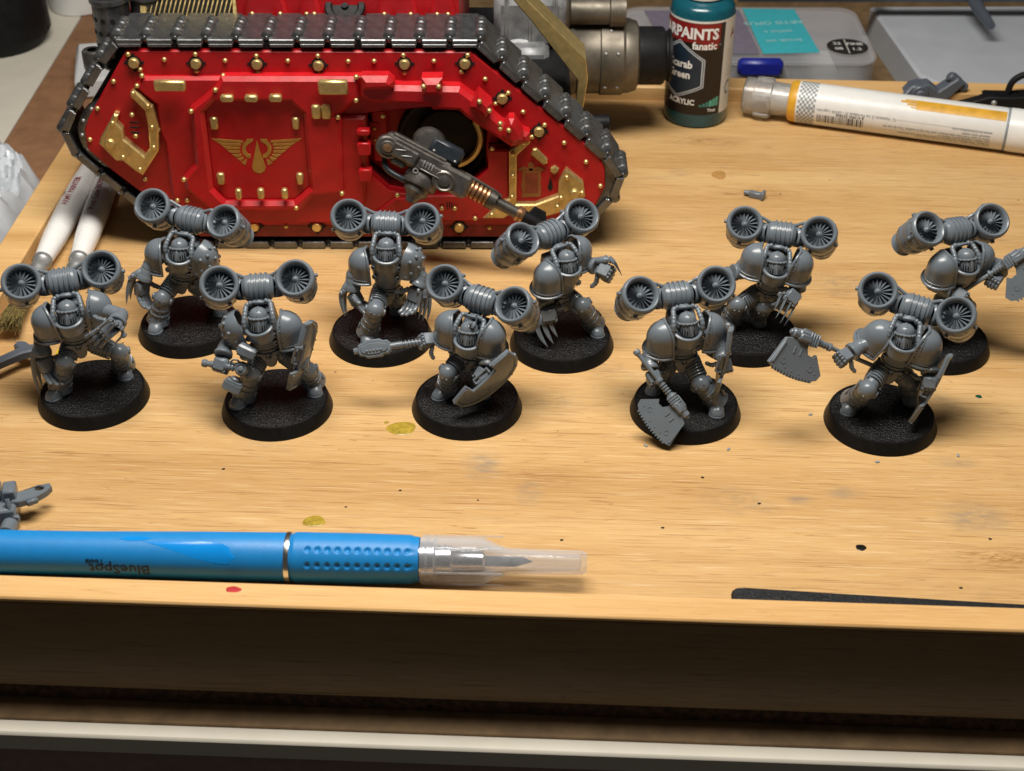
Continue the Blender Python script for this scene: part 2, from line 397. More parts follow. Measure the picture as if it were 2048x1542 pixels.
flat('bristle', (.13, .095, .025), .8, var=.6, vscale=8, bumpv=.4, bscale=40); flat('amber', (.36, .25, .03), .3, var=.3, vscale=6, coat=.2); flat('glue', (.55, .42, .22), .2, var=.1, coat=.4); flat('green_ink', (.0, .06, .035), .3); flat('red_ink', (.45, .02, .02), .5, var=.2); flat('black_ink', (.008, .007, .006), .3)
flat('kraft', (.25, .125, .06), .8, var=.18, vscale=1.4, bumpv=.2, bscale=8); flat('desk_white', (.64, .60, .51), .5, var=.05, vscale=.6); flat('desk_wood', (.20, .125, .06), .6, var=.25, vscale=1.5); flat('cork', (.045, .022, .010), .9, var=.8, vscale=5, bumpv=1., bscale=12); flat('dark_room', (.030, .026, .024), .8); flat('desk_panel', (.30, .22, .19), .6, var=.1)
flat('paper_pale', (.52, .56, .60), .55, var=.04, vscale=.6); flat('sheet_grey', (.46, .49, .53), .5, var=.06, vscale=.5); flat('card_teal', (.05, .40, .46), .4, var=.05); flat('card_purple', (.17, .15, .20), .45, var=.08); flat('blue_deep', (.012, .02, .26), .35); flat('sprue_dark', (.085, .10, .125), .45, var=.06); flat('card_text', (.28, .52, .54), .5)
flat('eraser', (.60, .61, .62), .5, var=.04); flat('yellow_print', (.72, .62, .02), .5); flat('orange_print', (.55, .20, .03), .5); flat('strip_black', (.010, .011, .012), .4, var=.3, vscale=6, bumpv=.8, bscale=16)
def clear(name, col, rough, trans=1., alpha=1.):
    m, nt, b = nmat(name); b.inputs['Base Color'].default_value = (*col, 1); b.inputs['Roughness'].default_value = rough
    b.inputs['Transmission Weight'].default_value = trans; b.inputs['IOR'].default_value = 1.46; b.inputs['Alpha'].default_value = alpha
    co = coords(nt); bump(nt, b, noise(nt, co, 3., 2), .05, .02); M[name] = m

def glassy(name):
    m, nt, b = nmat(name); out = nt.nodes['Material Output']
    tr = nt.nodes.new('ShaderNodeBsdfTransparent'); tr.inputs[0].default_value = (.90, .91, .93, 1)
    b.inputs['Base Color'].default_value = (.85, .87, .9, 1); b.inputs['Roughness'].default_value = .06; b.inputs['Coat Weight'].default_value = .6
    lw = nt.nodes.new('ShaderNodeLayerWeight'); lw.inputs[0].default_value = .35
    co = coords(nt); bump(nt, b, noise(nt, co, 4., 2), .3, .03)
    mx = nt.nodes.new('ShaderNodeMixShader'); nt.links.new(maprange(nt, lw.outputs['Facing'], 0, 1, .10, .55), mx.inputs[0])
    nt.links.new(tr.outputs[0], mx.inputs[1]); nt.links.new(b.outputs[0], mx.inputs[2]); nt.links.new(mx.outputs[0], out.inputs[0]); M[name] = m
glassy('clear_plastic'); clear('milky_plastic', (.66, .68, .70), .3, .0, .30); clear('frosted_cap', (.93, .92, .90), .22, .85)
flat('bag_film', (.80, .86, .93), .16, var=.06, vscale=1.2, trans=.3)

M['blue_dimple'] = mat('blue_rubber_dimple', (.006, .15, .48), .5, var=.04)
M['varnish'] = mat('old_varnish', (.42, .23, .07), .25, var=.1); M['yellow_paint'] = mat('yellow_paint', (.60, .42, .02), .5, var=.2)
M['bamboo_rim_y'] = M['bamboo_rim_y'] if 'bamboo_rim_y' in M else M['bamboo_rim']

# ---------------------------------------------------------------- desk and surroundings
def struct(name, mb, m, loc=None, ang=38): o = put(name, mb, m, None, ang, loc); o['kind'] = 'structure'; return o
RZ = Matrix.Translation((0, 27.32, 0)) @ Matrix.Rotation(YAW, 4, 'Z')
struct('desk_top', MB().box((66, 70, .55), RZ @ T(0, 35 - 1.46, -3.10 - .275), .03), M['desk_wood'])
struct('desk_edge', MB().box((66, .50, .64), RZ @ T(0, -1.46 - .25, -3.105 - .32), .07), M['desk_white'])
struct('desk_front', MB().box((66, .5, 9), RZ @ T(0, -1.46 - .1, -3.76 - 4.5), .03), M['desk_panel'])
struct('floor', MB().box((160, 160, .5), T(0, 20, -45), .05), M['dark_room'])
struct('wall', MB().box((160, 1, 100), T(0, 112, 0), .05), M['dark_room'])
pa = MB(); pa.box((24, 50, .54), T(-33.35, 65, -2.83), .03); tag(put('white_board', pa, M['desk_white']), 'plain white board lying on the desk at the far left edge', 'board')
ma = MB(); ma.box((13.0, 24, .53), T(-14.8, 60.4, -2.835), .02); tag(put('cork_mat', ma, M['kraft']), 'brown mat under the tray corner and the white box with yellow print', 'mat')

# ---------------------------------------------------------------- bamboo tray (parts)
W_, D_ = X1 - X0, Y1 - Y0
cx = (X0 + X1) / 2
put('back_rim', MB().box((W_ - 1.9, 1.1, 1.9), T(cx, Y1 - .55, .58 - .95), .06), M['bamboo_rim'], TR)
put('side_rim', MB().box((1.05, D_ - .02, 1.9), T(X0 + .525, (Y0 + Y1) / 2 + .01, .7 - .95), .06), M['bamboo_rim_y'], TR)
put('side_rim', MB().box((.92, D_ - .02, 1.9), T(X1 - .46, (Y0 + Y1) / 2 + .01, .7 - .95), .06), M['bamboo_rim_y'], TR)
put('cork_foot', MB().box((W_ - .3, 1.0, .50), T(cx, -.26, -2.602 - .249), .04), M['cork'], TR)
st = MB(); o_ = [(6.0, 1.62)] + [(5.55 + .25 - .25 * cos(a), 1.37 + .25 * sin(a)) for a in [radians(80 - 20 * i) for i in range(5)]] + [(5.55, 1.1), (5.55, .2), (25, .2), (25, .85)]
st.prism([(5.72, .80), (5.56, .77), (5.46, .68), (5.42, .56), (5.42, .03), (24.2, .03), (24.2, .05), (15.0, .42), (8.35, .68)], .004, .10, None, .05); put('rubber_strip', st, M['strip_black'], TR)

# paint drips and marks on the tray
def blob(name, label, cat, loc, rx, ry, h, m, group=None, seed=0, n=22, rz=0):
    rnd = random.Random(seed); ph = [rnd.uniform(0, 6.28) for _ in range(3)]; mb = MB(); rows = []
    for k, (f, z) in enumerate(((1, 0), (.96, h * .6), (.8, h), (.4, h * 1.05), (0, h * 1.06))):
        rows.append((f, z))
    vs = []; fs = []
    for f, z in rows[:-1]:
        for i in range(n):
            a = 2 * pi * i / n; w = 1 + .06 * sin(2 * a + ph[0]) + .05 * sin(3 * a + ph[1]) + .03 * sin(5 * a + ph[2]); vs.append((rx * f * w * cos(a), ry * f * w * sin(a), z))
    for r in range(3):
        for i in range(n): j = (i + 1) % n; fs.append((r * n + i, r * n + j, (r + 1) * n + j, (r + 1) * n + i))
    fs.append(tuple(3 * n + i for i in range(n))); mb.add(vs, fs, R(rz, 'Z')); return tag(put(name, mb, m, None, 60, loc), label, cat, group)
blob('glue_drop', 'large dried yellow glue drop on the tray between two miniatures', 'glue drop', (-3.14, 34.48, .001), .40, .33, .016, M['amber'], seed=1)
blob('glue_drop', 'tiny yellow glue dot right beside the large yellow drop', 'glue drop', (-3.58, 34.75, .001), .07, .06, .02, M['amber'], seed=2)
blob('glue_drop', 'smaller dried yellow glue drop just behind the blue knife', 'glue drop', (-5.18, 30.41, .001), .28, .24, .014, M['amber'], seed=3)
blob('paint_spot', 'round black paint spot on the tray near the black rubber strip', 'paint spot', (8.99, 29.45, .001), .13, .13, .01, M['black_ink'], seed=4)
blob('paint_spot', 'dark green paint spot on the tray right of the miniatures', 'paint spot', (13.68, 36.13, .001), .10, .08, .01, M['green_ink'], seed=5)
blob('paint_spot', 'pale amber varnish spot on the tray right of the tank', 'paint spot', (7.59, 50.06, .001), .28, .32, .006, M['varnish'], seed=6)
blob('paint_spot', 'red paint blot on the front rim below the blue knife', 'paint spot', (-6.78, 27.32, .451), .19, .11, .006, M['red_ink'], seed=9)
blob('paint_spot', 'yellow paint patch under the leftmost clawed miniature', 'paint spot', (-13.6, 38.3, .001), .28, .5, .008, M['yellow_paint'], seed=12)
for i, (x, y, r, l) in enumerate(((-7.9, 32.6, .05, 'below the hammer-bearing miniature'), (3.95, 30.2, .05, 'halfway between knife cap and round black paint spot'), (1.3, 29.7, .05, 'just behind the tip of the clear knife cap'), (-3.0, 31.7, .045, 'below the large yellow glue drop'), (-.9, 31.3, .035, 'below the base of the miniature with the maul'),
        (11.2, 27.95, .05, 'beside the black rubber strip'), (-4.4, 31.0, .04, 'right of the smaller yellow glue drop'), (5.2, 32.3, .05, 'in front of the toothed axe blade'), (6.6, 31.2, .05, 'behind and left of the round black paint spot'), (12.4, 29.8, .05, 'right of the round black paint spot'))):
    blob('paint_speck', 'tiny dark paint speck on the tray ' + l, 'paint speck', (x, y, .001), r, r * .8, .006, M['black_ink'], 'dark paint specks scattered on the tray', 20 + i, 10)
for i, (x, y, rz, l) in enumerate(((8.6, 35.2, 20, 'between the two bases with axe bearers'), (6.05, 33.55, 60, 'touching the front of the base under the lowered axe'), (10.1, 33.0, 10, 'in front of the base of the axe swinging miniature'), (3.75, 33.7, 130, 'left of the lowered axe blade'), (12.4, 33.3, 75, 'right of the base of the axe swinging miniature'))):
    mb = MB(); mb.box((.12, .07, .03), T(0, 0, .016) @ R(rz, 'Z'), .01); tag(put('plastic_shaving', mb, M['greypale'], None, 38, (x, y, 0)), 'tiny grey plastic shaving ' + l, 'shaving', 'grey plastic shavings on the tray')

# ---------------------------------------------------------------- craft knife with a clear cap, along the front rim
def knife():
    k = thing('craft_knife', 'blue rubber gripped craft knife with clear blade cap lying along the front rim', 'craft knife', (-13.6, 28.45, .66), radians(-1.3))
    F = R(90, 'Y') ; L0 = 8.02
    put('handle', MB().lathe([(0, -7), (.55, -7), (.62, -5), (.60, -1), (.55, 1.2), (.555, 3), (.60, 6), (.615, 8.0), (.60, 8.04), (0, 8.04)], 40, F), M['blue_rubber'], k)
    put('ferrule_ring', MB().lathe([(.55, 8.02), (.635, 8.03), (.645, 8.09), (.635, 8.15), (.55, 8.16)], 40, F), M['chrome'], k)
    # grip: a fine grid so that the two rows of dimples are really sunk in
    pro = [(8.13, .0), (8.135, .56), (8.2, .605)] + [(8.26 + i * .0205, .63 - .00 * i) for i in range(140)] + [(11.2, .60), (11.33, .585), (11.34, .0)]
    na = 150; vs = []; fs = []; dim = [(8.62 + i * .245, radians(a)) for a in (60, 24) for i in range(11)]
    for x, r_ in pro:
        if x > 10: r_ -= .02 * max(0, (x - 10)) if r_ > .1 else 0
        for j in range(na):
            th_ = 2 * pi * j / na - pi / 2; dd = 0
            if r_ > .3 and -.2 < th_ < 1.6:
                for cx_, ca in dim:
                    q = ((x - cx_) ** 2 + ((th_ - ca) * .62) ** 2) / .0064
                    if q < 1: dd = .05 * (1 - q) ** .8
            vs.append((x, -(r_ - dd) * cos(th_), (r_ - dd) * sin(th_)))
    for i in range(len(pro) - 1):
        for j in range(na): l = (j + 1) % na; fs.append((i * na + j, (i + 1) * na + j, (i + 1) * na + l, i * na + l))
    g = MB(); g.add(vs, fs); gr = put('grip', g, M['blue_rubber'], k, 50)
    # glossy inlay and the printed name
    def bend(r, up=1):
        return lambda vs: [(x, -r(x) * cos(y / .6), r(x) * sin(y / .6)) for x, y, *_ in vs]
    rad = lambda x: .588 + .004 * x + .012
    pn = MB(); pts = [(4.55, .78), (5.1, .62), (5.9, .36), (6.45, .24), (6.75, .24), (6.86, .40), (6.80, .60), (6.5, .76), (5.8, .82)]
    polypatch(pn, pts, bend(lambda x: .555 + (x - 3) * .0125 + .008), 14); put('gloss_panel', pn, M['blue_gloss'], k)
    p2 = MB(); polypatch(p2, [(3.95, .86), (4.2, .80), (4.6, .82), (4.75, .90), (4.5, .96), (4.1, .95)], bend(lambda x: .555 + (x - 3) * .0125 + .007), 8); put('gloss_panel', p2, M['blue_gloss'], k)
    for body, s, x, y in (('BlueSpot', .42, 4.75, .02), ('Tools', .20, 3.62, .23)):
        vs, fs = text_mesh(body, s); mb = MB(); mb.add(bend(lambda x: .555 + (x - 3) * .0125 + .008)([(x - a, y - b, 0) for a, b, c in vs]), fs); put('lettering', mb, M['blue_dark_print'], k)
    # collet inside, blade, cap
    put('collet', MB().lathe([(0, 11.3), (.46, 11.34), (.46, 11.7), (.38, 11.74), (.38, 12.1), (.30, 12.2), (.26, 12.9), (.2, 12.95), (0, 12.95)], 24, F), M['chrome'], k)
    b = MB(); b.prism([(12.7, -.13), (13.7, -.13), (14.15, .0), (13.9, .12), (12.7, .13)], -.015, .015, R(50, 'X'), .004); put('blade', b, M['steel_lite'], k)
    c = MB(); outer = [(.585, 11.36), (.60, 11.42), (.60, 12.7), (.585, 12.9), (.42, 13.25), (.335, 13.5), (.315, 14.2), (.30, 15.35), (.24, 15.47), (0, 15.48)]
    inner = [(0, 15.35), (.2, 15.3), (.25, 14.2), (.27, 13.5), (.36, 13.2), (.52, 12.85), (.53, 11.36), (.585, 11.36)]
    c.lathe(outer + inner, 30, F)
    for a in (0, 60, 120, 180, 240, 300):
        q = radians(a + 20); c.box((2.0, .05, .05), Matrix.Rotation(q, 4, 'X') @ T(12.4, 0, .60), .015)
    for x in (11.52, 11.72): c.lathe([(.598, x - .03), (.63, x), (.598, x + .03)], 30, F)
    put('blade_cap', c, M['clear_plastic'], k)
knife()
# ---------------------------------------------------------------- the model tank (side outlines in cm: along the hull, height)
TK = {
 'SIDE': [(-7.08, 7.08), (3.67, 7.08), (7.76, 3.57), (8.01, 3.04), (8.05, 2.39), (7.75, 1.66), (6.84, 0.5), (-5.55, 0.46), (-8.09, 2.87), (-8.81, 3.68), (-8.8, 4.37), (-8.57, 4.83)],
 'TRACK': [(-7.37, 7.47), (3.95, 7.49), (8.36, 3.28), (8.64, 2.69), (8.57, 2.15), (8.11, 1.54), (6.79, 0.05), (-5.99, -0.0), (-8.82, 2.92), (-9.4, 3.56), (-9.56, 4.2), (-9.48, 4.6), (-7.99, 6.77)],
 'HOLE': [(0.33, 4.98), (3.31, 5.32), (4.29, 4.88), (4.86, 4.42), (4.92, 3.76), (4.21, 3.73), (4.2, 3.03), (3.8, 2.61), (3.04, 2.07), (1.44, 2.12), (0.91, 2.24), (0.29, 2.89)],
 'HULLPANEL': [(-6.68, 6.26), (0.18, 6.29), (0.19, 5.62), (-0.51, 4.94), (0.31, 4.95), (0.15, 1.85), (-0.65, 1.05), (-5.51, 1.01), (-6.25, 1.98), (-6.25, 4.01), (-6.37, 4.36), (-6.34, 5.32), (-6.96, 5.9)],
 'DOORPANEL': [(-4.13, 6.37), (0.22, 6.38), (0.21, 5.67), (-0.59, 5.06), (-0.45, 4.92), (-0.49, 4.27), (-0.56, 2.31), (-1.55, 2.19), (-2.02, 1.64), (-4.97, 1.63), (-5.72, 2.44), (-5.74, 2.86), (-5.3, 3.33), (-5.22, 5.32), (-4.37, 6.01)],
 'DOORHOLE': [(-4.4, 5.55), (-2.05, 5.55), (-1.66, 5.14), (-1.65, 2.49), (-2.21, 1.98), (-4.45, 1.97), (-4.81, 2.43), (-4.79, 5.15)],
 'BAND': [(0.22, 6.39), (1.12, 6.39), (1.29, 6.12), (3.34, 6.08), (3.79, 5.72), (4.66, 4.89), (5.54, 4.5), (5.55, 4.19), (4.94, 4.01), (4.81, 4.11), (3.53, 5.03), (3.28, 5.28), (2.48, 5.3), (2.31, 5.47), (0.52, 5.54), (0.19, 5.76)],
 'POD1': [(0.27, 6.52), (1.12, 6.52), (1.3, 6.34), (1.29, 6.1), (0.27, 6.04)],
 'POD2': [(2.16, 6.49), (2.81, 6.5), (2.79, 5.93), (2.15, 5.93)],
 'POD3': [(3.92, 6.03), (4.33, 5.64), (4.33, 5.37), (4.13, 5.14), (3.65, 5.53), (3.7, 5.69)],
 'POD4': [(4.87, 5.12), (5.04, 5.12), (5.33, 4.64), (5.33, 4.36), (4.97, 4.25), (4.66, 4.53), (4.71, 4.87)],
 'SPONSONPANEL': [(4.21, 3.75), (4.87, 3.73), (4.87, 1.95), (4.06, 1.21), (3.73, 1.12), (0.05, 1.11), (1.06, 1.93), (2.03, 2.06), (3.15, 2.09), (4.2, 3.05)],
 'GOLDL': [(-7.07, 5.78), (-6.93, 5.89), (-6.54, 5.4), (-6.43, 5.32), (-6.33, 4.64), (-6.44, 3.76), (-7.07, 2.88), (-7.26, 3.01), (-7.65, 3.4), (-7.86, 3.4), (-8.32, 4.01), (-8.23, 4.24), (-7.69, 5.06), (-7.55, 5.02), (-7.66, 4.75), (-7.49, 4.52), (-7.5, 4.17), (-6.92, 3.58), (-6.71, 3.85), (-6.66, 4.61), (-6.68, 5.15), (-7.08, 5.65)],
 'GOLDR1': [(5.44, 4.39), (5.57, 4.22), (5.55, 4.05), (5.13, 3.62), (5.12, 1.84), (5.75, 1.84), (6.5, 2.16), (6.51, 2.66), (6.74, 3.14), (7.31, 2.64), (7.39, 2.13), (7.02, 1.67), (5.79, 1.27), (5.19, 1.67), (4.71, 1.29), (4.03, 1.3), (4.68, 1.97), (4.88, 2.04), (4.88, 3.75), (5.44, 4.27)],
 'GOLDWIN1': [(5.65, 3.78), (5.77, 3.81), (6.13, 3.42), (6.12, 3.27), (6.0, 3.21), (5.59, 3.58)],
 'GOLDWIN2': [(6.24, 3.1), (6.37, 3.19), (6.51, 3.07), (6.48, 2.95), (6.35, 2.86), (6.23, 2.98)],
 'SKIRT': [(-6.04, 0.87), (7.21, 0.95), (6.81, 0.5), (-5.52, 0.46)],
 'DROP': [(-3.24, 4.14), (-3.18, 3.75), (-3.08, 3.34), (-3.04, 3.16), (-3.09, 3.02), (-3.22, 2.94), (-3.33, 2.94), (-3.45, 3.02), (-3.49, 3.16), (-3.44, 3.34), (-3.33, 3.75)],
 'FL0': [(-4.68, 4.18), (-4.56, 4.07), (-3.7, 4.02), (-3.69, 4.11)],
 'FR0': [(-1.79, 4.2), (-1.94, 4.08), (-2.8, 4.03), (-2.8, 4.11)],
 'FL1': [(-4.51, 4.04), (-4.38, 3.93), (-3.77, 3.92), (-3.76, 4.0)],
 'FR1': [(-1.99, 4.05), (-2.14, 3.94), (-2.75, 3.93), (-2.74, 4.0)],
 'FL2': [(-4.36, 3.9), (-4.24, 3.79), (-3.81, 3.8), (-3.8, 3.88)],
 'FR2': [(-2.17, 3.91), (-2.31, 3.8), (-2.73, 3.81), (-2.73, 3.88)],
 'FL3': [(-4.22, 3.75), (-4.09, 3.65), (-3.82, 3.68), (-3.81, 3.75)],
 'FR3': [(-2.33, 3.76), (-2.48, 3.66), (-2.75, 3.68), (-2.75, 3.76)],
 'FL4': [(-4.08, 3.61), (-3.96, 3.51), (-3.78, 3.56), (-3.78, 3.64)],
 'FR4': [(-2.5, 3.62), (-2.64, 3.51), (-2.81, 3.57), (-2.8, 3.64)],
 'FL5': [(-3.95, 3.47), (-3.83, 3.37), (-3.72, 3.47), (-3.71, 3.54)],
 'FR5': [(-2.65, 3.47), (-2.8, 3.37), (-2.89, 3.47), (-2.88, 3.55)],
 'FL6': [(-3.82, 3.32), (-3.7, 3.23), (-3.63, 3.41), (-3.62, 3.48)],
 'FR6': [(-2.81, 3.32), (-2.96, 3.23), (-2.99, 3.41), (-2.98, 3.48)],
 'CURLL': [(-3.35, 4.17), (-3.57, 4.16), (-3.57, 4.1), (-3.63, 4.06), (-3.68, 4.01), (-3.71, 3.95), (-3.74, 3.88), (-3.75, 3.81), (-3.75, 3.74), (-3.74, 3.67), (-3.71, 3.61), (-3.67, 3.56), (-3.63, 3.52), (-3.57, 3.49), (-3.51, 3.48), (-3.48, 3.62), (-3.52, 3.63), (-3.55, 3.64), (-3.58, 3.67), (-3.6, 3.7), (-3.62, 3.73), (-3.63, 3.77), (-3.63, 3.81), (-3.62, 3.85), (-3.6, 3.89), (-3.58, 3.93), (-3.55, 3.96), (-3.52, 3.98), (-3.37, 4.09)],
 'CURLR': [(-3.12, 4.17), (-2.9, 4.16), (-2.91, 4.11), (-2.87, 4.07), (-2.83, 4.01), (-2.8, 3.95), (-2.79, 3.89), (-2.79, 3.82), (-2.8, 3.75), (-2.83, 3.68), (-2.87, 3.62), (-2.92, 3.56), (-2.97, 3.52), (-3.03, 3.5), (-3.1, 3.48), (-3.1, 3.62), (-3.06, 3.63), (-3.02, 3.65), (-2.99, 3.67), (-2.96, 3.7), (-2.94, 3.74), (-2.92, 3.77), (-2.91, 3.82), (-2.91, 3.86), (-2.92, 3.9), (-2.94, 3.93), (-2.96, 3.96), (-2.99, 3.99), (-3.12, 4.09)],
 'SCROLL': [(5.32, 2.99), (5.93, 2.99), (5.91, 2.81), (5.94, 2.7), (5.91, 2.52), (5.94, 2.31), (5.92, 2.01), (5.3, 1.99), (5.32, 2.21), (5.28, 2.39), (5.31, 2.63)],
 'SCROLLIN': [(5.41, 2.88), (5.83, 2.88), (5.84, 2.15), (5.41, 2.15)],
 'SKULLD': [(5.5, 3.06), (5.49, 3.21), (5.54, 3.27), (5.63, 3.27), (5.69, 3.21), (5.68, 3.06), (5.63, 2.93), (5.56, 2.93)],
 'WINGD': [(5.14, 2.99), (5.34, 3.13), (5.5, 3.05), (5.69, 3.05), (5.83, 3.13), (6.05, 3.0), (5.93, 2.95), (5.79, 3.02), (5.69, 2.97), (5.5, 2.96), (5.37, 3.02), (5.25, 2.95)],
 'BLACKDROP': [(6.24, 2.74), (6.3, 2.52), (6.33, 2.37), (6.3, 2.27), (6.24, 2.23), (6.18, 2.27), (6.15, 2.37), (6.19, 2.52)],
}
T_RECTS = [(-5.71, 6.17, 0.98, 0.35, 0.62), (-0.61, 6.17, 0.92, 0.47, 0.7), (-3.97, 5.75, 0.41, 0.23, 0.62), (-3.21, 5.75, 0.41, 0.23, 0.62), (-2.45, 5.76, 0.4, 0.24, 0.62), (-1.22, 5.25, 0.29, 0.47, 0.5), (-0.91, 5.25, 0.29, 0.48, 0.5), (-4.54, 4.74, 0.26, 0.42, 0.28), (-1.93, 4.75, 0.23, 0.42, 0.28), (-4.54, 2.76, 0.25, 0.42, 0.28), (-1.95, 2.77, 0.23, 0.42, 0.28), (-3.97, 2.31, 0.2, 0.37, 0.5), (-3.24, 2.33, 0.22, 0.37, 0.5), (-2.46, 2.33, 0.21, 0.37, 0.5)]
T_BIG = [(-6.87, 6.69), (-4.93, 6.67), (-3.02, 6.66), (-1.1, 6.62), (1.6, 6.68), (3.49, 6.7), (4.66, 5.52), (5.84, 4.38)]
T_LOW = [(-3.65, 0.87), (-1.56, 0.87), (3.21, 0.86), (5.63, 0.87)]
T_RIV0 = [(-7.02, 6.96), (-6.71, 6.45), (-5.91, 6.79), (-4.92, 6.97), (-4.94, 6.41), (-4.01, 6.76), (-3.02, 6.92), (-3.03, 6.37), (-2.05, 6.76), (-1.1, 6.93), (-1.1, 6.33), (-7.61, 6.05), (-8.26, 5.12), (-8.67, 4.03), (-7.08, 2.61), (-2.59, 0.86), (-0.16, 6.75), (0.65, 6.76), (1.57, 6.96), (1.59, 6.38), (2.52, 6.77), (3.58, 6.97), (3.38, 6.41), (4.12, 6.17), (4.85, 5.7), (4.45, 5.33), (5.32, 5.05), (6.02, 4.6), (5.62, 4.18), (6.66, 3.97), (7.39, 3.29), (7.89, 2.41), (4.73, 2.08), (4.22, 0.83), (1.35, 5.87), (1.35, 5.75)]
T_RIV1 = [(-6.64, 6.32), (-4.09, 6.33), (-6.84, 5.98), (-6.38, 4.47), (-6.07, 1.92), (-5.75, 1.92), (-7.14, 4.99), (-7.12, 4.25), (0.85, 4.98), (4.33, 3.85), (1.2, 2.13), (2.65, 1.65), (3.08, 1.65), (3.75, 1.28)]
T_RIV2 = [(-4.34, 5.96), (-5.19, 5.23), (-5.71, 2.81), (-2.13, 1.78), (-0.59, 2.32), (-0.55, 5.04), (0.11, 6.41), (0.06, 5.62)]
T_RIVB = [(2.22, 6.27), (2.69, 6.27), (3.95, 5.77), (4.26, 5.46), (4.6, 5.02), (4.6, 4.85), (4.87, 4.79)]
T_RIVG = [(-6.97, 5.78), (-6.56, 5.34), (-6.53, 4.61), (-6.57, 3.9), (-7.12, 3.11), (-7.61, 3.55), (-7.77, 4.75), (5.35, 4.11), (5.0, 3.71), (5.0, 2.92), (4.98, 2.15), (6.76, 2.87), (6.59, 2.12), (7.28, 2.31), (4.31, 1.48), (6.48, 1.79)]
T_GB = [(-7.95, 4.04), (7.03, 2.28)]
T_SL = [(-7.11, 4.72), (-7.12, 4.55), (-7.12, 4.37)]
T_MOUNT = (2.6, 3.81)
SP = Matrix(((1, 0, 0, 0), (0, 0, -1, 0), (0, 1, 0, 0), (0, 0, 0, 1)))       # outline plane -> tank side, raised towards the front
def build_tank():
    tk = thing('model_tank', 'red and gold painted model tank with dark steel tracks and a side-mounted gun', 'model tank', (-5.0, 44.6, 0))
    def plate(name, key, z0, z1, m, bev=.05, parent=tk, holes=(), ang=25):
        return put(name, MB().prism(TK[key], z0, z1, SP, bev, [TK[h] for h in holes]), m, parent, ang)
    side = plate('side_plate', 'SIDE', -.25, 0, M['red'], .04, holes=('HOLE',))
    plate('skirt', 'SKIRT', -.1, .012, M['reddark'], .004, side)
    pan = plate('side_panel', 'HULLPANEL', -.05, .18, M['red'], .10)
    dp = plate('door_frame', 'DOORPANEL', .0, .42, M['red'], .13, holes=('DOORHOLE',))
    dr = plate('side_door', 'DOORHOLE', .0, .20, M['red'], .03)
    plate('armour_band', 'BAND', -.02, .5, M['red'], .14)
    for i, (k, z) in enumerate((('POD1', .72), ('POD2', .82), ('POD3', .8), ('POD4', .8))): plate('armour_block', k, .2, z, M['red'], .16)
    plate('sponson_panel', 'SPONSONPANEL', -.02, .10, M['red'], .05)
    # deep recess behind the side gun
    rc = MB(); rc.prism(TK['HOLE'], -1.1, -.9, SP)
    put('recess_plate', rc, M['red'], tk)
    wl = MB(); hp_ = TK['HOLE']
    for (xa, za), (xb, zb) in zip(hp_, hp_[1:] + hp_[:1]): wl.add([(xa, .01, za), (xb, .01, zb), (xb, 1.0, zb), (xa, 1.0, za)], [(0, 1, 2, 3)])
    put('recess_wall', wl, M['red'], tk, 10)
    rr = MB(); mx, mz = T_MOUNT
    rr.lathe([(1.52, 0), (1.52, .26), (1.44, .32), (1.34, .26), (1.30, .08), (0, .06)], 48, T(mx + .12, .9, mz - .05) @ R(90, 'X'))
    put('gun_ring', rr, M['black_metal'], tk)
    for x, z, w, h_ in ((mx - 1.95, mz + .3, .5, 2.2), (mx + 1.72, mz - .4, .4, 1.5)): put('recess_block', MB().box((w, .45, h_), T(x, .68, z), .06), M['red'], tk)
    # gold trims and emblem
    for k in ('GOLDL', 'GOLDR1'): plate('gold_trim', k, -.02, .30 if k == 'GOLDL' else .25, M['gold'], .05)
    for k in ('GOLDWIN1', 'GOLDWIN2'): plate('gold_window', k, -.02, .12, M['gold'], .04)
    em = put('winged_drop_emblem', MB().prism(TK['DROP'], .19, .212, SP, .004), M['gold_flat'], dr)
    for sd in 'LR':
        f = MB()
        for i in range(7): f.prism(TK['F%s%d' % (sd, i)], .19, .211, SP, .003)
        f.prism(TK['CURL' + sd], .19, .2115, SP, .003)
        put('wing', f, M['gold_flat'], dr)
    sc = MB(); sc.prism(TK['SCROLL'], -.01, .012, SP); put('scroll_decal', sc, M['decal'], side)
    si = MB(); si.prism(TK['SCROLLIN'], -.01, .016, SP); put('scroll_decal', si, M['decal2'], side)
    for k in ('SKULLD', 'WINGD'): put('scroll_decal', MB().prism(TK[k], -.01, .02, SP), M['decal'], side)
    put('drop_decal', MB().prism(TK['BLACKDROP'], -.01, .012, SP), M['hole'], side)
    # rounded gold lights
    for x, z, w, h, t in T_RECTS: put('gold_light', MB().box((w, .22, h), T(x, -t + .06, z), .05), M['gold'], tk)
    # vents, hinges
    for i, (x, z) in enumerate(T_SL): put('vent_slot', MB().box((.30, .03, .055), T(x, -.185, z), .01), M['hole'], pan)
    for x in (4.18, 4.26, 4.34): put('vent_slot', MB().box((.035, .03, .26), T(x - 1.35, -.10, 1.72), .008), M['hole'], tk)
    for z in (.0, .12, .24): put('vent_slot', MB().box((.55, .03, .06), T(-.35, -.105, 1.53 + z), .01), M['hole'], tk)
    for z0, z1 in ((3.72, 4.15), (2.78, 3.2), (4.42, 4.6)):
        put('door_hinge', MB().box((.42, .3, z1 - z0), T(.22, -.32, (z0 + z1) / 2), .03), M['red'], tk)
    put('recess_box', MB().box((.35, .25, .85), T(-.0 + .5, .55, 4.05), .04), M['red'], tk)
    for z in (4.25, 3.85): put('rivet', MB().stud((.5, .42, z), (0, -1, 0), .06), M['gold'], tk)
    # rivets (one shared mesh), big capped bolts in dark sockets
    rv = MB().stud((0, 0, 0), (0, -1, 0), .085, .085, 10).mesh('rivet'); rv.materials.append(M['gold'])
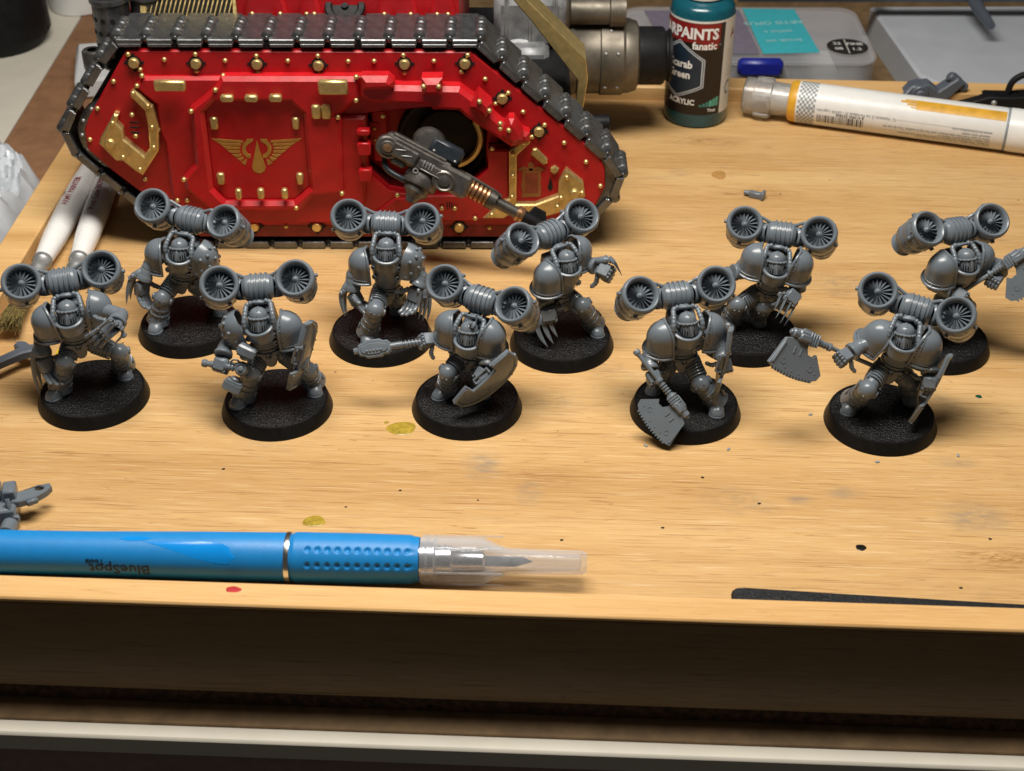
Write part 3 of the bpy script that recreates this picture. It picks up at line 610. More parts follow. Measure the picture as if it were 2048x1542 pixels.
    for lst, y in ((T_RIV0, 0.), (T_RIV1, -.18), (T_RIV2, -.42), (T_RIVB, -.80), (T_RIVG, -.29)):
        for x, z in lst: put('rivet', rv, None, tk, loc=(x, y, z))
    bg = MB().lathe([(0, -.05), (.175, -.05), (.175, .08), (.14, .13), (0, .135)], 18, R(90, 'X')).mesh('capped_bolt'); bg.materials.append(M['gold'])
    so = MB(); so.lathe([(0, 0), (.235, 0), (.235, .012), (0, .012)], 24, R(90, 'X'))
    for a in range(4): so.box((.12, .012, .09), R(90 * a, 'Y') @ T(.25, -.006, 0), .002)
    som = so.mesh('socket'); som.materials.append(M['hole'])
    for x, z in T_BIG + T_LOW:
        b = put('capped_bolt', bg, None, tk, loc=(x, -.015 if z > 1 else -.02, z)); put('socket', som, None, b)
    for x, z in T_GB: put('capped_bolt', bg, None, tk, loc=(x, -.28, z))
    # --- track links round the outline
    P = [Vector((x, 0, z)) for x, z in TK['TRACK']]; n = len(P)
    seg = [(P[i], P[(i + 1) % n]) for i in range(n)]; per = sum((b - a).length for a, b in seg)
    def at(s):
        s %= per
        for a, b in seg:
            l = (b - a).length
            if s <= l: return a + (b - a) * (s / l)
            s -= l
        return P[0]
    lk = MB(); lk.box((.80, 2.2, .2), T(0, 1.1, -.1), .03); lk.box((.74, .10, .12), T(0, .04, -.20), .02)
    lkm = lk.mesh('track_link', 25); lkm.materials.append(M['steel'])
    hg = MB(); q = [(0, .08)]
    for i in range(5): q += [(.12 + .02 * (i % 2), .10 + i * .3), (.185, .14 + i * .3), (.19, .28 + i * .3), (.135, .34 + i * .3)]
    q += [(.09, 1.64), (0, 1.66)]
    hg.lathe(q, 14, R(-90, 'X')); hg.lathe(cap_prof(.07, .02, .2, .02), 10, R(-90, 'X'))
    hgm = hg.mesh('hinge'); hgm.materials.append(M['steel'])
    N_ = round(per / .955); st = per / N_
    for i in range(N_):
        c = at(i * st + .42); a, b = at(i * st + .02), at(i * st + .82); d = (b - a).normalized(); nn = Vector((-d.z, 0, d.x))
        mid = (a + b) / 2 * .5 + c * .5
        o = put('track_link', lkm, None, tk)
        o.matrix_local = Matrix(((d.x, 0, nn.x, mid.x), (0, 1, 0, -.05), (d.z, 0, nn.z, mid.z), (0, 0, 0, 1)))
        h = put('hinge', hgm, None, o); h.matrix_local = T(.475, .12, -.02)
    # running gear behind the plate
    hullP = [((x - mx) * .955 + mx, (z - 3.9) * .93 + 3.9) for x, z in TK['TRACK']]
    put('hull', MB().prism(hullP, -2.1, -.35, SP, 0., [TK['HOLE']]), M['black_metal'], tk)
    wst = MB().stud((0, 0, 0), (0, -1, 0), .07, .07, 8).mesh('stud'); wst.materials.append(M['steel_lite'])
    for (x, z) in ((-7.75, 4.15), (7.25, 2.55)):
        wl = MB(); wl.lathe([(0, -.1), (1.15, -.1), (1.3, 0), (1.3, .2), (1.1, .25), (.9, .2), (0, .2)], 36, T(x, .14, z) @ R(90, 'X') @ T(0, 0, -.18))
        w = put('drive_wheel', wl, M['steel'], tk)
        for a in range(14): put('stud', wst, None, w, loc=(x + 1.17 * cos(a * .4488), .09, z + 1.17 * sin(a * .4488)))
    for x in (-5.4, -2.5, .2, 2.7):
        put('return_roller', MB().lathe(cap_prof(.62, 0, .3, .06), 28, T(x, .42, 6.78) @ R(90, 'X')), M['black_metal'], tk)
    # --- upper hull seen over the track
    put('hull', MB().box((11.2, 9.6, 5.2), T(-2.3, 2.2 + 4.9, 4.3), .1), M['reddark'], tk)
    put('front_hull', MB().box((4.0, 9.4, 3.2), T(5.0, 2.2 + 4.9, 2.4), .2), M['black_metal'], tk)
    dk = MB(); dk.prism([(-3.95, 6.8), (3.25, 6.8), (3.25, 7.9), (2.9, 8.6), (-3.6, 8.6), (-3.95, 7.9)], -8, -2.35, SP, .1); put('deck', dk, M['red'], tk, 25)
    for x0, x1 in ((-3.7, -2.2), (-1.95, -1.1), (.55, 2.0), (2.25, 3.2)):
        b = MB(); b.prism([(x0, 7.1), (x1, 7.1), (x1 - .25, 8.3), (x0 + .25, 8.3)], -2.5, -2.12, SP, .1); put('deck_plate', b, M['red'], tk, 25)
        for x in (x0 + .3, x1 - .3): put('rivet', rv, None, tk, loc=(x, 2.14, 7.45))
    wh = MB(); wh.lathe([(.62, 0), (.66, .1), (.62, .18), (.46, .18), (.40, .1), (.12, .1), (.1, .2), (0, .2)], 32, T(-.42, 2.35, 7.55) @ R(35, 'X')); put('hatch_wheel', wh, M['black_metal'], tk)
    gr = MB(); GF = T(-5.5, 2.45, 7.15) @ R(-32, 'X')
    gr.box((3.1, .12, .14), GF @ T(0, 0, .0), .03); gr.box((3.1, .12, .14), GF @ T(0, .0, 1.0), .03)
    for x in (-1.5, 1.5): gr.box((.22, .14, 1.1), GF @ T(x, 0, .5), .03)
    for x in (-1.5, -.45, .6, 1.4): gr.box((.22, .16, .2), GF @ T(x, -.02, -.06), .03)
    g = put('engine_grille', gr, M['gold'], tk)
    sl = MB().box((.05, .10, .92), None, .01).mesh('slat'); sl.materials.append(M['gold'])
    for i in range(19): o = put('slat', sl, None, g); o.matrix_local = GF @ T(-1.35 + i * .15, .02, .5) @ R(14, 'Y')
    put('grille_back', MB().box((2.9, .06, 1.0), GF @ T(0, .12, .5), .01), M['black_metal'], g)
    # exhaust stacks at the rear corner
    for x, y in ((-8.1, 2.75), (-6.95, 3.2)):
        ex = MB(); ex.lathe([(.52, 5.4), (.60, 5.5), (.60, 7.6), (.66, 7.66), (.66, 7.8), (.5, 7.8), (.45, 7.2), (0, 7.2)], 28, T(x, y, 0)); e = put('exhaust_stack', ex, M['steel'], tk)
        hl = MB()
        for r in range(4):
            for a in range(12):
                an = a * pi / 6 + r * .26; hl.lathe([(0, 0), (.085, 0), (.085, .012), (0, .012)], 10, frame((x + .598 * cos(an), y + .598 * sin(an), 5.8 + r * .45), (cos(an), sin(an), 0)))
        h = put('exhaust_hole', hl, M['hole'], e); h['kind'] = 'stuff'
    put('tow_shackle', MB().lathe([(.16, 0), (.32, 0), (.34, .1), (.34, .6), (.3, .66), (.16, .66)], 20, T(-8.9, 2.6, 5.35)), M['gunmetal'], tk)
    # gold edged front armour
    ga = put('front_armour', MB().prism([(5.22, 7.84), (7.43, 5.57), (7.52, 4.82), (7.40, 3.82), (7.16, 3.82), (7.19, 4.77), (5.65, 6.81), (4.86, 7.77)], -4.2, -3.0, SP, .03), M['gold'], tk, 25)
    for x, z in ((7.36, 5.45), (7.45, 4.85)): put('rivet', rv, None, tk, loc=(x, 3.3, z))
    # main gun, along +x
    AX = T(6.3, 9.0, 3.15) @ R(90, 'Y') @ R(0, 'X')
    gm = thing_part('main_gun', tk)
    put('gun_sleeve', MB().lathe([(0, -.4), (1.45, -.4), (1.47, .9), (1.40, 1.0), (1.40, 1.9), (1.46, 1.95), (1.46, 2.75), (1.38, 2.85), (1.38, 3.0), (1.28, 3.3), (1.05, 3.4), (0, 3.4)], 48, AX), M['bronze'], gm)
    put('barrel', MB().lathe([(0, 3.2), (1.08, 3.3), (1.08, 4.25), (1.02, 4.35), (.92, 4.38), (.92, 4.45), (.98, 4.5), (.98, 4.60), (.7, 4.61), (.6, 4.5), (0, 4.3)], 40, AX), M['black_metal'], gm)
    up = T(6.0, 8.6, 5.05) @ R(90, 'Y')
    put('upper_barrel', MB().lathe([(0, -.2), (.80, -.2), (.82, .9), (.76, 1.0), (.50, 1.1), (.50, 2.5), (.58, 2.55), (.58, 3.1), (.4, 3.12), (.35, 3.0), (0, 3.0)], 28, up), M['bronze'], gm)
    for a, z in ((115, 2.1), (115, 2.55), (60, 2.1), (60, 2.55), (150, 2.3)):
        p = AX @ Vector((1.47 * cos(radians(a)), -1.47 * sin(radians(a)) * -1, z)); p = AX @ Vector((1.46 * cos(radians(a)), -1.46 * sin(radians(a)), z)); c = AX @ Vector((0, 0, z)); put('rivet', MB().stud(p, p - c, .07), M['steel_lite'], gm)
    hs = MB(); hs.box((2.6, 2.2, 1.9), T(5.6, 8.5, 5.0), .25); hs.box((1.4, 1.9, 1.3), T(5.6, 7.6, 3.7), .2)
    hs.lathe(cap_prof(1.15, -.9, .9, .1), 32, T(5.2, 8.2, 3.3) @ R(90, 'X'))
    for x in (4.75, 5.6, 6.5): hs.box((.14, 2.3, 2.0), T(x, 8.5, 5.0), .04)
    put('mantlet', hs, M['steel_mid'], gm)
    pt = MB()
    for x, z in ((5.1, 4.7), (5.9, 4.1), (6.4, 3.2), (6.9, 2.6)): pt.box((.5, .5, .6), T(x, 4.0, z), .06); pt.lathe(cap_prof(.12, 0, .12, .03), 10, T(x, 3.75, z) @ R(90, 'X'))
    put('front_fitting', pt, M['black_metal'], tk)
    lw = MB(); lw.lathe(cap_prof(.30, -.9, .5, .05), 16, T(8.1, 6.9, 1.4) @ R(90, 'Y')); lw.box((1.4, .8, .35), T(7.6, 6.9, 1.2), .08); put('tow_hook', lw, M['black_metal'], tk)
    # --- sponson gun
    A, B = Vector((1.04, -1.15, 4.45)), Vector((5.91, -1.9, 1.98)); h = (B - A).normalized(); nv = Vector((.1, -.95, .30)); nv = (nv - h * nv.dot(h)).normalized(); uv = nv.cross(h)
    F = Matrix(((h.x, uv.x, nv.x, A.x), (h.y, uv.y, nv.y, A.y), (h.z, uv.z, nv.z, A.z), (0, 0, 0, 1))) @ Matrix.Diagonal((1, .88, .88, 1))
    sg = thing_part('sponson_gun', tk)
    rb = MB(); rb.box((2.3, .80, .8), F @ T(1.0, .08, -.05), .10); rb.box((1.9, .18, .5), F @ T(.95, .46, .05), .05); rb.box((.9, .5, .2), F @ T(.6, .05, .40), .06)
    rb.box((.9, .38, .22), F @ T(1.55, -.02, .42), .06); rb.box((1.15, .86, .9), F @ T(2.35, -.02, .0), .12); rb.box((.5, .3, .25), F @ T(.55, -.33, .22), .06)
    rb.lathe(cap_prof(.40, -.4, .42, .06), 20, F @ T(.05, -.03, 0)); rb.lathe(cap_prof(.24, .4, .5, .03), 20, F @ T(.05, -.03, 0))
    rb.prism([(.9, -.55), (1.9, -.62), (2.1, -.3), (.9, -.2)], -.2, .3, F, .05)
    rb.lathe([(.38, .44), (.38, .50), (.32, .54), (.26, .5), (.2, .5), (.18, .58), (.1, .6), (0, .6)], 24, F @ T(2.08, -.16, 0)); rb.tube([F @ Vector((2.6, .4, .1)), F @ Vector((3.7, .33, .1)), F @ Vector((3.95, .26, .1))], .06, 8)
    put('receiver', rb, M['gunmetal'], sg, 30)
    dt = MB()
    for i in range(4): dt.box((.04, .24, .05), F @ T(1.28 + i * .1, .08, .535), .01)
    for i in range(2): dt.box((.35, .04, .05), F @ T(.45 + i * .25, .12 - i * .1, .50) @ R(25, 'Z'), .01)
    dt.lathe([(.1, .4), (.1, .48), (.06, .48), (.05, .42)], 12, F @ T(1.15, -.3, 0)); dt.box((.7, .03, .04), F @ T(1.6, -.14, .535), .01)
    put('receiver_detail', dt, M['steel_lite'], sg)
    put('lens_cap', MB().lathe([(.15, .5), (.15, .54), (0, .55)], 16, F @ T(.05, -.03, 0)), M['copper'], sg)
    pb = MB(); pb.box((1.1, .62, .7), F @ T(1.75, .78, -.1), .10); p_ = put('battery_box', pb, M['black_gloss'], sg)
    for x in (1.38, 2.12): put('bolt', MB().stud(F @ Vector((x, .62, .25)), nv, .05), M['steel_lite'], p_)
    put('shroud', MB().lathe([(0, -.5), (.5, -.45), (.56, 0), (.5, .2), (0, .3)], 24, F @ T(1.15, .75, -.2)), M['gunmetal'], sg)
    cr = MB(); q = []
    for i in range(6): q += [(.27, 2.72 + i * .15), (.35, 2.75 + i * .15), (.36, 2.82 + i * .15), (.28, 2.86 + i * .15)]
    cr.lathe(q, 20, F @ R(90, 'Y')); put('muzzle_ring', MB().lathe([(.2, 4.62), (.29, 4.63), (.29, 4.72), (.25, 4.74), (.29, 4.78), (.27, 4.86), (.2, 4.87)], 20, F @ R(90, 'Y')), M['copper'], sg); put('coil', cr, M['copper'], sg)
    bb = MB(); bb.lathe([(.2, 3.58), (.36, 3.6), (.36, 3.85), (.3, 3.88), (.22, 3.9), (.21, 4.65), (0, 4.65)], 20, F @ R(90, 'Y')); put('barrel', bb, M['gunmetal'], sg)
    mz = MB(); mz.lathe([(.18, 4.8), (.24, 4.85), (.22, 5.7), (.2, 5.75), (.1, 5.75), (.08, 5.6), (0, 5.6)], 18, F @ R(90, 'Y')); mz.prism([(4.95, .15), (5.05, .52), (5.45, .52), (5.65, .15)], -.09, .09, F, .02); put('muzzle', mz, M['black_metal'], sg)
    lp = MB(); LF = F @ T(1.45, -.72, .0)
    lp.lathe([(0, -.4), (.55, -.35), (.58, 0), (.55, .12), (.4, .16), (0, .16)], 26, LF @ R(75, 'X')); lp.lathe([(.42, .1), (.40, .35), (.26, .5), (.16, .75), (.1, .75), (.08, .6), (0, .6)], 20, LF @ R(75, 'X')); put('ball_mount', lp, M['gunmetal'], sg)
    put('cable', MB().tube(smoothpts([F @ Vector((.05, -.35, 0)), F @ Vector((.3, -.75, .1)), F @ Vector((.85, -.82, .15)), F @ Vector((1.3, -.78, .05))]), .10, 10), M['black_gloss'], sg)
    gs = MB(); ar = [Vector((mx + .35 + 1.0 * cos(a), .45, mz_ + 1.0 * sin(a))) for mz_ in (T_MOUNT[1] + .1,) for a in [radians(-75 + 110 * i / 12) for i in range(13)]]
    gs.tube(ar, .11, 6); gs.box((.28, .3, .55), T(mx + 1.22, .38, T_MOUNT[1] + .85) @ R(-20, 'Y'), .05); put('gold_arc', gs, M['gold'], sg)
    put('mount_disc', MB().lathe(cap_prof(1.05, 0, .35, .08), 32, T(mx + .25, .95, T_MOUNT[1]) @ R(90, 'X')), M['black_metal'], sg)
    return tk
M['gold_flat'] = mat('gold_decal', (.46, .25, .05), .45, metal=.35, var=.12, vscale=5)
M['decal'] = mat('orange_decal', (.30, .11, .03), .45, var=.15); M['decal2'] = mat('brick_decal', (.24, .05, .02), .45, var=.2)
M['black_gloss'] = mat('black_blue_paint', (.02, .025, .032), .3, var=.2)
build_tank()
# ---------------------------------------------------------------- armoured miniatures
_turb = {}
def turbine_meshes():
    if _turb: return _turb
    a = MB()          # casing, z is the axis, intake lip at z = 0
    a.lathe([(.372, -.29), (.376, -.12), (.395, -.02), (.425, .035), (.462, .055), (.50, .035), (.528, -.02), (.53, -.08), (.515, -.125), (.485, -.135), (.485, -.17),
             (.495, -.19), (.495, -.55), (.482, -.57), (.482, -.60), (.49, -.62), (.47, -.90), (.445, -.93), (.445, -.96), (.43, -1.0), (.34, -1.10), (.30, -1.13), (.33, -1.30), (.36, -1.34), (.30, -1.34), (.26, -1.15), (0, -1.12)], 40)
    for k in range(10):
        an = 2 * pi * k / 10 + .2
        a.stud((.50 * cos(an), .50 * sin(an), -.155), (cos(an), sin(an), 0), .03, .035, 6)
    for k in range(4):
        an = 2 * pi * k / 4 + .75
        m = frame((.485 * cos(an), .485 * sin(an), -.38), (cos(an), sin(an), 0), (0, 0, 1))
        a.box((.44, .10, .05), m, .015)
        a.lathe(cap_prof(.06, 0, .10, .015), 10, frame((.49 * cos(an), .49 * sin(an), -.30), (cos(an), sin(an), 0)))
        m = frame((.46 * cos(an + .6), .46 * sin(an + .6), -.78), (cos(an + .6), sin(an + .6), 0), (0, 0, 1)); a.box((.2, .16, .05), m, .015)
    _turb['casing'] = a.mesh('casing')
    f = MB()
    f.lathe([(.38, -.28), (.12, -.28), (0, -.28)], 32)
    n = 17
    for k in range(n):
        r0, r1, tw = .07, .378, .055
        for (x, w0) in ((0, 0),):
            m = R(360 * k / n, 'Z')
            vs = [(r0, -.020, -.10), (r0, .020, -.17), (r1, -.035, -.115), (r1, .045, -.215), (r0, -.014, -.115), (r0, .026, -.185), (r1, -.029, -.13), (r1, .051, -.23)]
            f.add(vs, [(0, 2, 3, 1), (4, 5, 7, 6), (0, 4, 6, 2), (1, 3, 7, 5), (2, 6, 7, 3), (0, 1, 5, 4)], m)
    _turb['fan'] = f.mesh('fan', 30)
    h = MB(); h.lathe([(.095, -.27), (.095, -.12), (.085, -.095), (.03, -.03), (0, -.02)], 16)
    _turb['hub'] = h.mesh('hub')
    for me in _turb.values(): me.materials.append(G)
    return _turb

from mathutils import noise as MN
def grain_top():
    mb = MB(); st = .018; n = int(1.44 / st); idx = {}; vs = []; fs = []
    for i in range(-n, n + 1):
        for j in range(-n, n + 1):
            x, y = i * st, j * st; r = sqrt(x * x + y * y)
            if r > 1.43: continue
            h = MN.turbulence(Vector((x * 13, y * 13, .3)), 3, True) - .45
            v_ = MN.noise(Vector((x * 21, y * 21, 2.1)))
            idx[i, j] = len(vs); vs.append((x, y, .364 + (.016 * v_ + .018 * h) * min(1, (1.43 - r) * 9)))
    for (i, j), k in idx.items():
        if (i + 1, j) in idx and (i, j + 1) in idx and (i + 1, j + 1) in idx: fs.append((k, idx[i + 1, j], idx[i + 1, j + 1], idx[i, j + 1]))
    mb.add(vs, fs); me = mb.mesh('base_top', 70); me.materials.append(M['black_top']); return me
BASE_TOP = grain_top()
STUDS = []
STUD = MB().stud((0, 0, 0), (0, 0, 1), .062, .06, 10).mesh('stud'); STUD.materials.append(G)
def pad_mesh(studded):
    """shoulder pad: x outward, z up, opening towards -x"""
    mb = MB(); R0, H, D = .43, .49, .47; SX = 1.2
    prof = []; inn = []
    for i in range(15):
        z = -D + (H + D) * i / 14
        r = R0 * sqrt(max(0, 1 - (max(z, 0) / H) ** 2)) * (1 + .10 * max(0, -z / D) ** 1.5)
        prof.append((r, z)); inn.append((max(r - .05, 0.), min(z, H - .05)))
    a0, a1, seg = radians(-101), radians(101), 22
    rows = []; vs = []; fs = []
    P = prof + inn[::-1]
    for r, z in P:
        row = []
        for i in range(seg + 1):
            a = a0 + (a1 - a0) * i / seg; row.append(len(vs)); vs.append((r * cos(a) * SX, r * sin(a) * 1.04, z))
        rows.append(row)
    n = len(rows)
    for k in range(n):
        A, B = rows[k], rows[(k + 1) % n]
        for i in range(seg): fs.append((A[i], A[i + 1], B[i + 1], B[i]))
    for i in (0, seg): 
        e = [rows[k][i] for k in range(n)]
        h = len(prof)
        for k in range(h - 1):
            q = (e[k], e[k + 1], e[n - 2 - k], e[n - 1 - k]); fs.append(q if i == 0 else q[::-1])
    mb.add(vs, fs)
    def pt(a, k, off=0.):
        r, z = prof[k]; return Vector(((r + off) * cos(a) * SX, (r + off) * sin(a) * 1.04, z))
    rim = MB()
    if not studded:
        low = [pt(a0 + (a1 - a0) * i / 24, 0, .012) + Vector((0, 0, .02)) for i in range(25)]
        rim.tube(low, .042, 8)
        front = [pt(a0, k, .01) for k in range(15)] + [pt(a1, k, .01) for k in range(13, -1, -1)]
        rim.tube(front, .042, 8)
        # inner flat band inside the edge
        band = [pt(a0 + .22, k, .004) for k in range(2, 14)]
        rim.tube(band, .018, 6)
        band = [pt(a0 + (a1 - a0) * i / 24, 2, .004) for i in range(1, 24)]
        rim.tube(band, .014, 6)
        for k in (1, 4, 7, 10, 12): rim.stud(pt(a0 + .11, k, .0), pt(a0 + .11, k) - Vector((0, 0, prof[k][1] * .4)), .024, .03, 6)
        for i in (3, 7, 11, 15, 19, 22):
            a = a0 + (a1 - a0) * i / 24; q = pt(a, 1, .01); rim.stud(q, (q.x, q.y, 0), .024, .03, 6)
    else:
        for a, zz in ((-70, .18), (-66, -.22), (-38, -.05), (-40, .30), (-8, .15), (-5, -.25), (-25, -.33), (25, .0), (22, .34), (38, -.3), (55, .15), (70, -.15), (-5, .42), (-82, -.38)):
            r = R0 * sqrt(max(0, 1 - (max(zz, 0) / H) ** 2)); a = radians(a)
            p = Vector((r * cos(a) * SX, r * sin(a) * 1.04, zz)); n_ = Vector((cos(a) / R0, sin(a) / R0, max(zz, 0) / H ** 2)); STUDS.append(frame(p, n_))
    me1 = mb.mesh('shoulder_pad', 45); me1.materials.append(G)
    me2 = rim.mesh('rim'); me2.materials.append(G)
    return me1, me2
PADS = {False: pad_mesh(False), True: pad_mesh(True)}

def finger(mb, p, d, curl_ax, lens, curl, r=.052):
    """chain of phalanges bending about curl_ax"""
    p = Vector(p); d = Vector(d).normalized(); pts = [p]
    for i, l in enumerate(lens):
        d = Matrix.Rotation(radians(curl[i]), 3, curl_ax) @ d; q = p + d * l
        mb.tube([p - d * .012, p + d * .02, lerp(p, q, .5), q - d * .02, q + d * .012], [r * .75, r * 1.08, r * .92, r * 1.05, r * .7], 7); p = q; r *= .9
    mb.ball(r * 1.0, T(*p), 7, 5)

def hand(parent, wr, d, palmn, side, mode, name='hand', sc=1.):
    """palm, four fingers and a thumb; palmn is the direction the palm faces, side the direction towards the thumb"""
    mb = MB(); d = Vector(d).normalized(); n = Vector(palmn); n = (n - d * n.dot(d)).normalized(); a = d.cross(n)
    if a.dot(Vector(side)) < 0: a = -a
    wr = Vector(wr)
    mb.box((.34 * sc, .17 * sc, .34 * sc), frame(wr + d * .17 * sc, d, a), .06)
    mb.box((.30 * sc, .08 * sc, .26 * sc), frame(wr + d * .17 * sc - n * .1 * sc, d, a), .03)
    ax = d.cross(n)
    for i, (off, l) in enumerate(((.125, 1.), (.042, 1.12), (-.042, 1.05), (-.125, .85))):
        cu = {'open': (18 + 6 * i, 22, 18), 'relaxed': (30 + 5 * i, 34, 24), 'fist': (80, 88, 60)}[mode]
        finger(mb, wr + d * .33 * sc + a * off * sc, d + a * off * (.9 if mode == 'open' else .2), ax, [.15 * l * sc, .12 * l * sc, .09 * l * sc], cu, .05 * sc)
        mb.stud(wr + d * .31 * sc + a * off * sc - n * .07 * sc, -n + d * .5, .045 * sc, .05 * sc, 7)
    tc = (25, 28) if mode != 'fist' else (60, 50)
    finger(mb, wr + d * .10 * sc + a * .17 * sc + n * .03 * sc, d * .75 + a * .75 + n * .25, ax, [.16 * sc, .13 * sc], tc, .058 * sc)
    return put(name, mb, G, parent)

def claw(parent, A, B, bend):
    A, B = Vector(A), Vector(B); L = (B - A).length; d = (B - A).normalized(); b = Vector(bend); b = (b - d * b.dot(d)).normalized()
    s_ = d.cross(b); mb = MB(); rows = []
    n = 8
    for i in range(n + 1):
        t = i / n; c = lerp(A, B, t) + b * (.16 * L * (t - t * t) * 1.2); w = .080 * (1 - t ** 2.2) + .005; th = .034 * (1 - .75 * t)
        rows.append([c + b * w, c + s_ * th, c - b * w * .9, c - s_ * th])
    vs = [p for r in rows for p in r]; fs = []
    for i in range(n):
        for k in range(4): l = (k + 1) % 4; fs.append((i * 4 + k, i * 4 + l, i * 4 + 4 + l, i * 4 + 4 + k))
    fs += [(3, 2, 1, 0), tuple(n * 4 + k for k in range(4))]
    mb.add(vs, fs); mb.box((.10, .12, .16), frame(A, d, b), .02); mb.lathe(cap_prof(.05, -.07, .07, .015), 8, frame(A, s_, d))
    return put('claw_blade', mb, G, parent, 30)

def boot(parent, heel, d):
    d = Vector((d[0], d[1], 0)).normalized(); x = Vector((-d.y, d.x, 0)); mb = MB()
    m = Matrix(((x.x, d.x, 0, heel[0]), (x.y, d.y, 0, heel[1]), (0, 0, 1, heel[2]), (0, 0, 0, 1)))
    def loft(secs):
        rows = []; K = 9
        for y, w, h, z in secs:
            row = []
            for k in range(K + 1):
                a = pi * k / K; e = .72
                row.append((w * math.copysign(abs(cos(a)) ** e, cos(a)), y, z + h * abs(sin(a)) ** e))
            rows.append(row)
        vs = [p for r in rows for p in r]; fs = []
        for i in range(len(rows) - 1):
            for k in range(K): fs.append((i * (K + 1) + k, i * (K + 1) + k + 1, (i + 1) * (K + 1) + k + 1, (i + 1) * (K + 1) + k))
            fs.append((i * (K + 1) + K, i * (K + 1), (i + 1) * (K + 1), (i + 1) * (K + 1) + K))
        fs.append(tuple(range(K + 1))[::-1]); fs.append(tuple((len(rows) - 1) * (K + 1) + k for k in range(K + 1)))
        mb.add(vs, [f[::-1] for f in fs], m)
    loft([(-.20, .17, .26, .05), (-.10, .20, .34, .05), (.08, .20, .33, .05), (.20, .205, .28, .05)])
    loft([(.19, .205, .27, .05), (.205, .22, .285, .05), (.26, .22, .27, .05), (.275, .205, .255, .05)])
    loft([(.26, .205, .25, .05), (.34, .205, .225, .05), (.43, .18, .17, .05), (.49, .13, .10, .05), (.515, .06, .04, .05)])
    out = [(.225 * cos(a) , .32 + .225 * sin(a)) for a in [pi * k / 12 for k in range(13)]] + [(-.20, -.16), (-.13, -.24), (.13, -.24), (.20, -.16)]
    mb.prism(out, 0, .07, m, .018)
    return put('boot', mb, G, parent, 40)

def shield(parent, c, n, up):
    """tall convex shield with a recessed inner edge between two flanges; a is to the wearer's outside"""
    n = Vector(n).normalized(); F = frame(c, n, Vector(up).cross(n)) @ Matrix.Scale(1.1, 4); mb = MB(); rim = MB()
    rows, cols, th = 30, 10, .075
    def xl(b):
        if b > .42: return -.44 + .25 * (b - .42) ** 1.3
        if b < -.42: return -.46 + .30 * (-b - .42) ** 1.3
        return -.20
    def xr(b): return -.40 + 1.04 * sqrt(max(0., 1 - (b / 1.07) ** 2))
    def surf(a, b, o=0.): return F @ Vector((a, b, -.42 * a * a - .10 * b * b + o))
    bs = [1.0 - 2.0 * i / rows for i in range(rows + 1)]
    bs += [.421, .419, -.419, -.421]; bs = sorted(set(bs), reverse=True)
    V = []; 
    for o in (0, -th):
        for b in bs:
            for k in range(cols + 1):
                a = xl(b) + (xr(b) - xl(b)) * k / cols; V.append(surf(a, b, o))
    nb = len(bs); off = nb * (cols + 1); f = []
    for i in range(nb - 1):
        for k in range(cols):
            p = i * (cols + 1) + k; q = p + cols + 1
            f.append((p, q, q + 1, p + 1)); f.append((p + off, p + 1 + off, q + 1 + off, q + off))
        for p, fl in ((i * (cols + 1), 0), (i * (cols + 1) + cols, 1)):
            q = p + cols + 1; e = (p, p + off, q + off, q); f.append(e if not fl else e[::-1])
    for r, fl in ((0, 1), (nb - 1, 0)):
        for k in range(cols):
            p = r * (cols + 1) + k; e = (p, p + off, p + 1 + off, p + 1); f.append(e if not fl else e[::-1])
    mb.add(V, f)
    s = put('shield', mb, G, parent, 35)
    bb = [b for b in bs if True]
    edge = [surf(xr(b) - .05, b, .0) for b in bs]
    rim.tube(edge, .055, 6)
    rim.tube([surf(xl(b) + .05, b, 0) for b in bs if b > .425], .05, 6); rim.tube([surf(xl(b) + .05, b, 0) for b in bs if b < -.425], .05, 6)
    for e in (.985, -.985): rim.tube([surf(xl(e) + (xr(e) - xl(e)) * k / 8, e * .98, 0) for k in range(9)], .05, 6)
    for b in (-.75, -.45, -.15, .15, .45, .75): rim.stud(surf(xr(b) - .05, b, .04), n, .03, .03, 6)
    put('rim', rim, G, s)
    gr = MB()
    gr.box((.16, .5, .12), F @ T(-.12, -.05, -.16), .03); gr.tube([F @ Vector((-.22, -.24, -.12)), F @ Vector((-.24, -.24, -.26)), F @ Vector((-.24, .24, -.26)), F @ Vector((-.22, .24, -.12))], .04, 7)
    put('grip', gr, G, s)
    return s

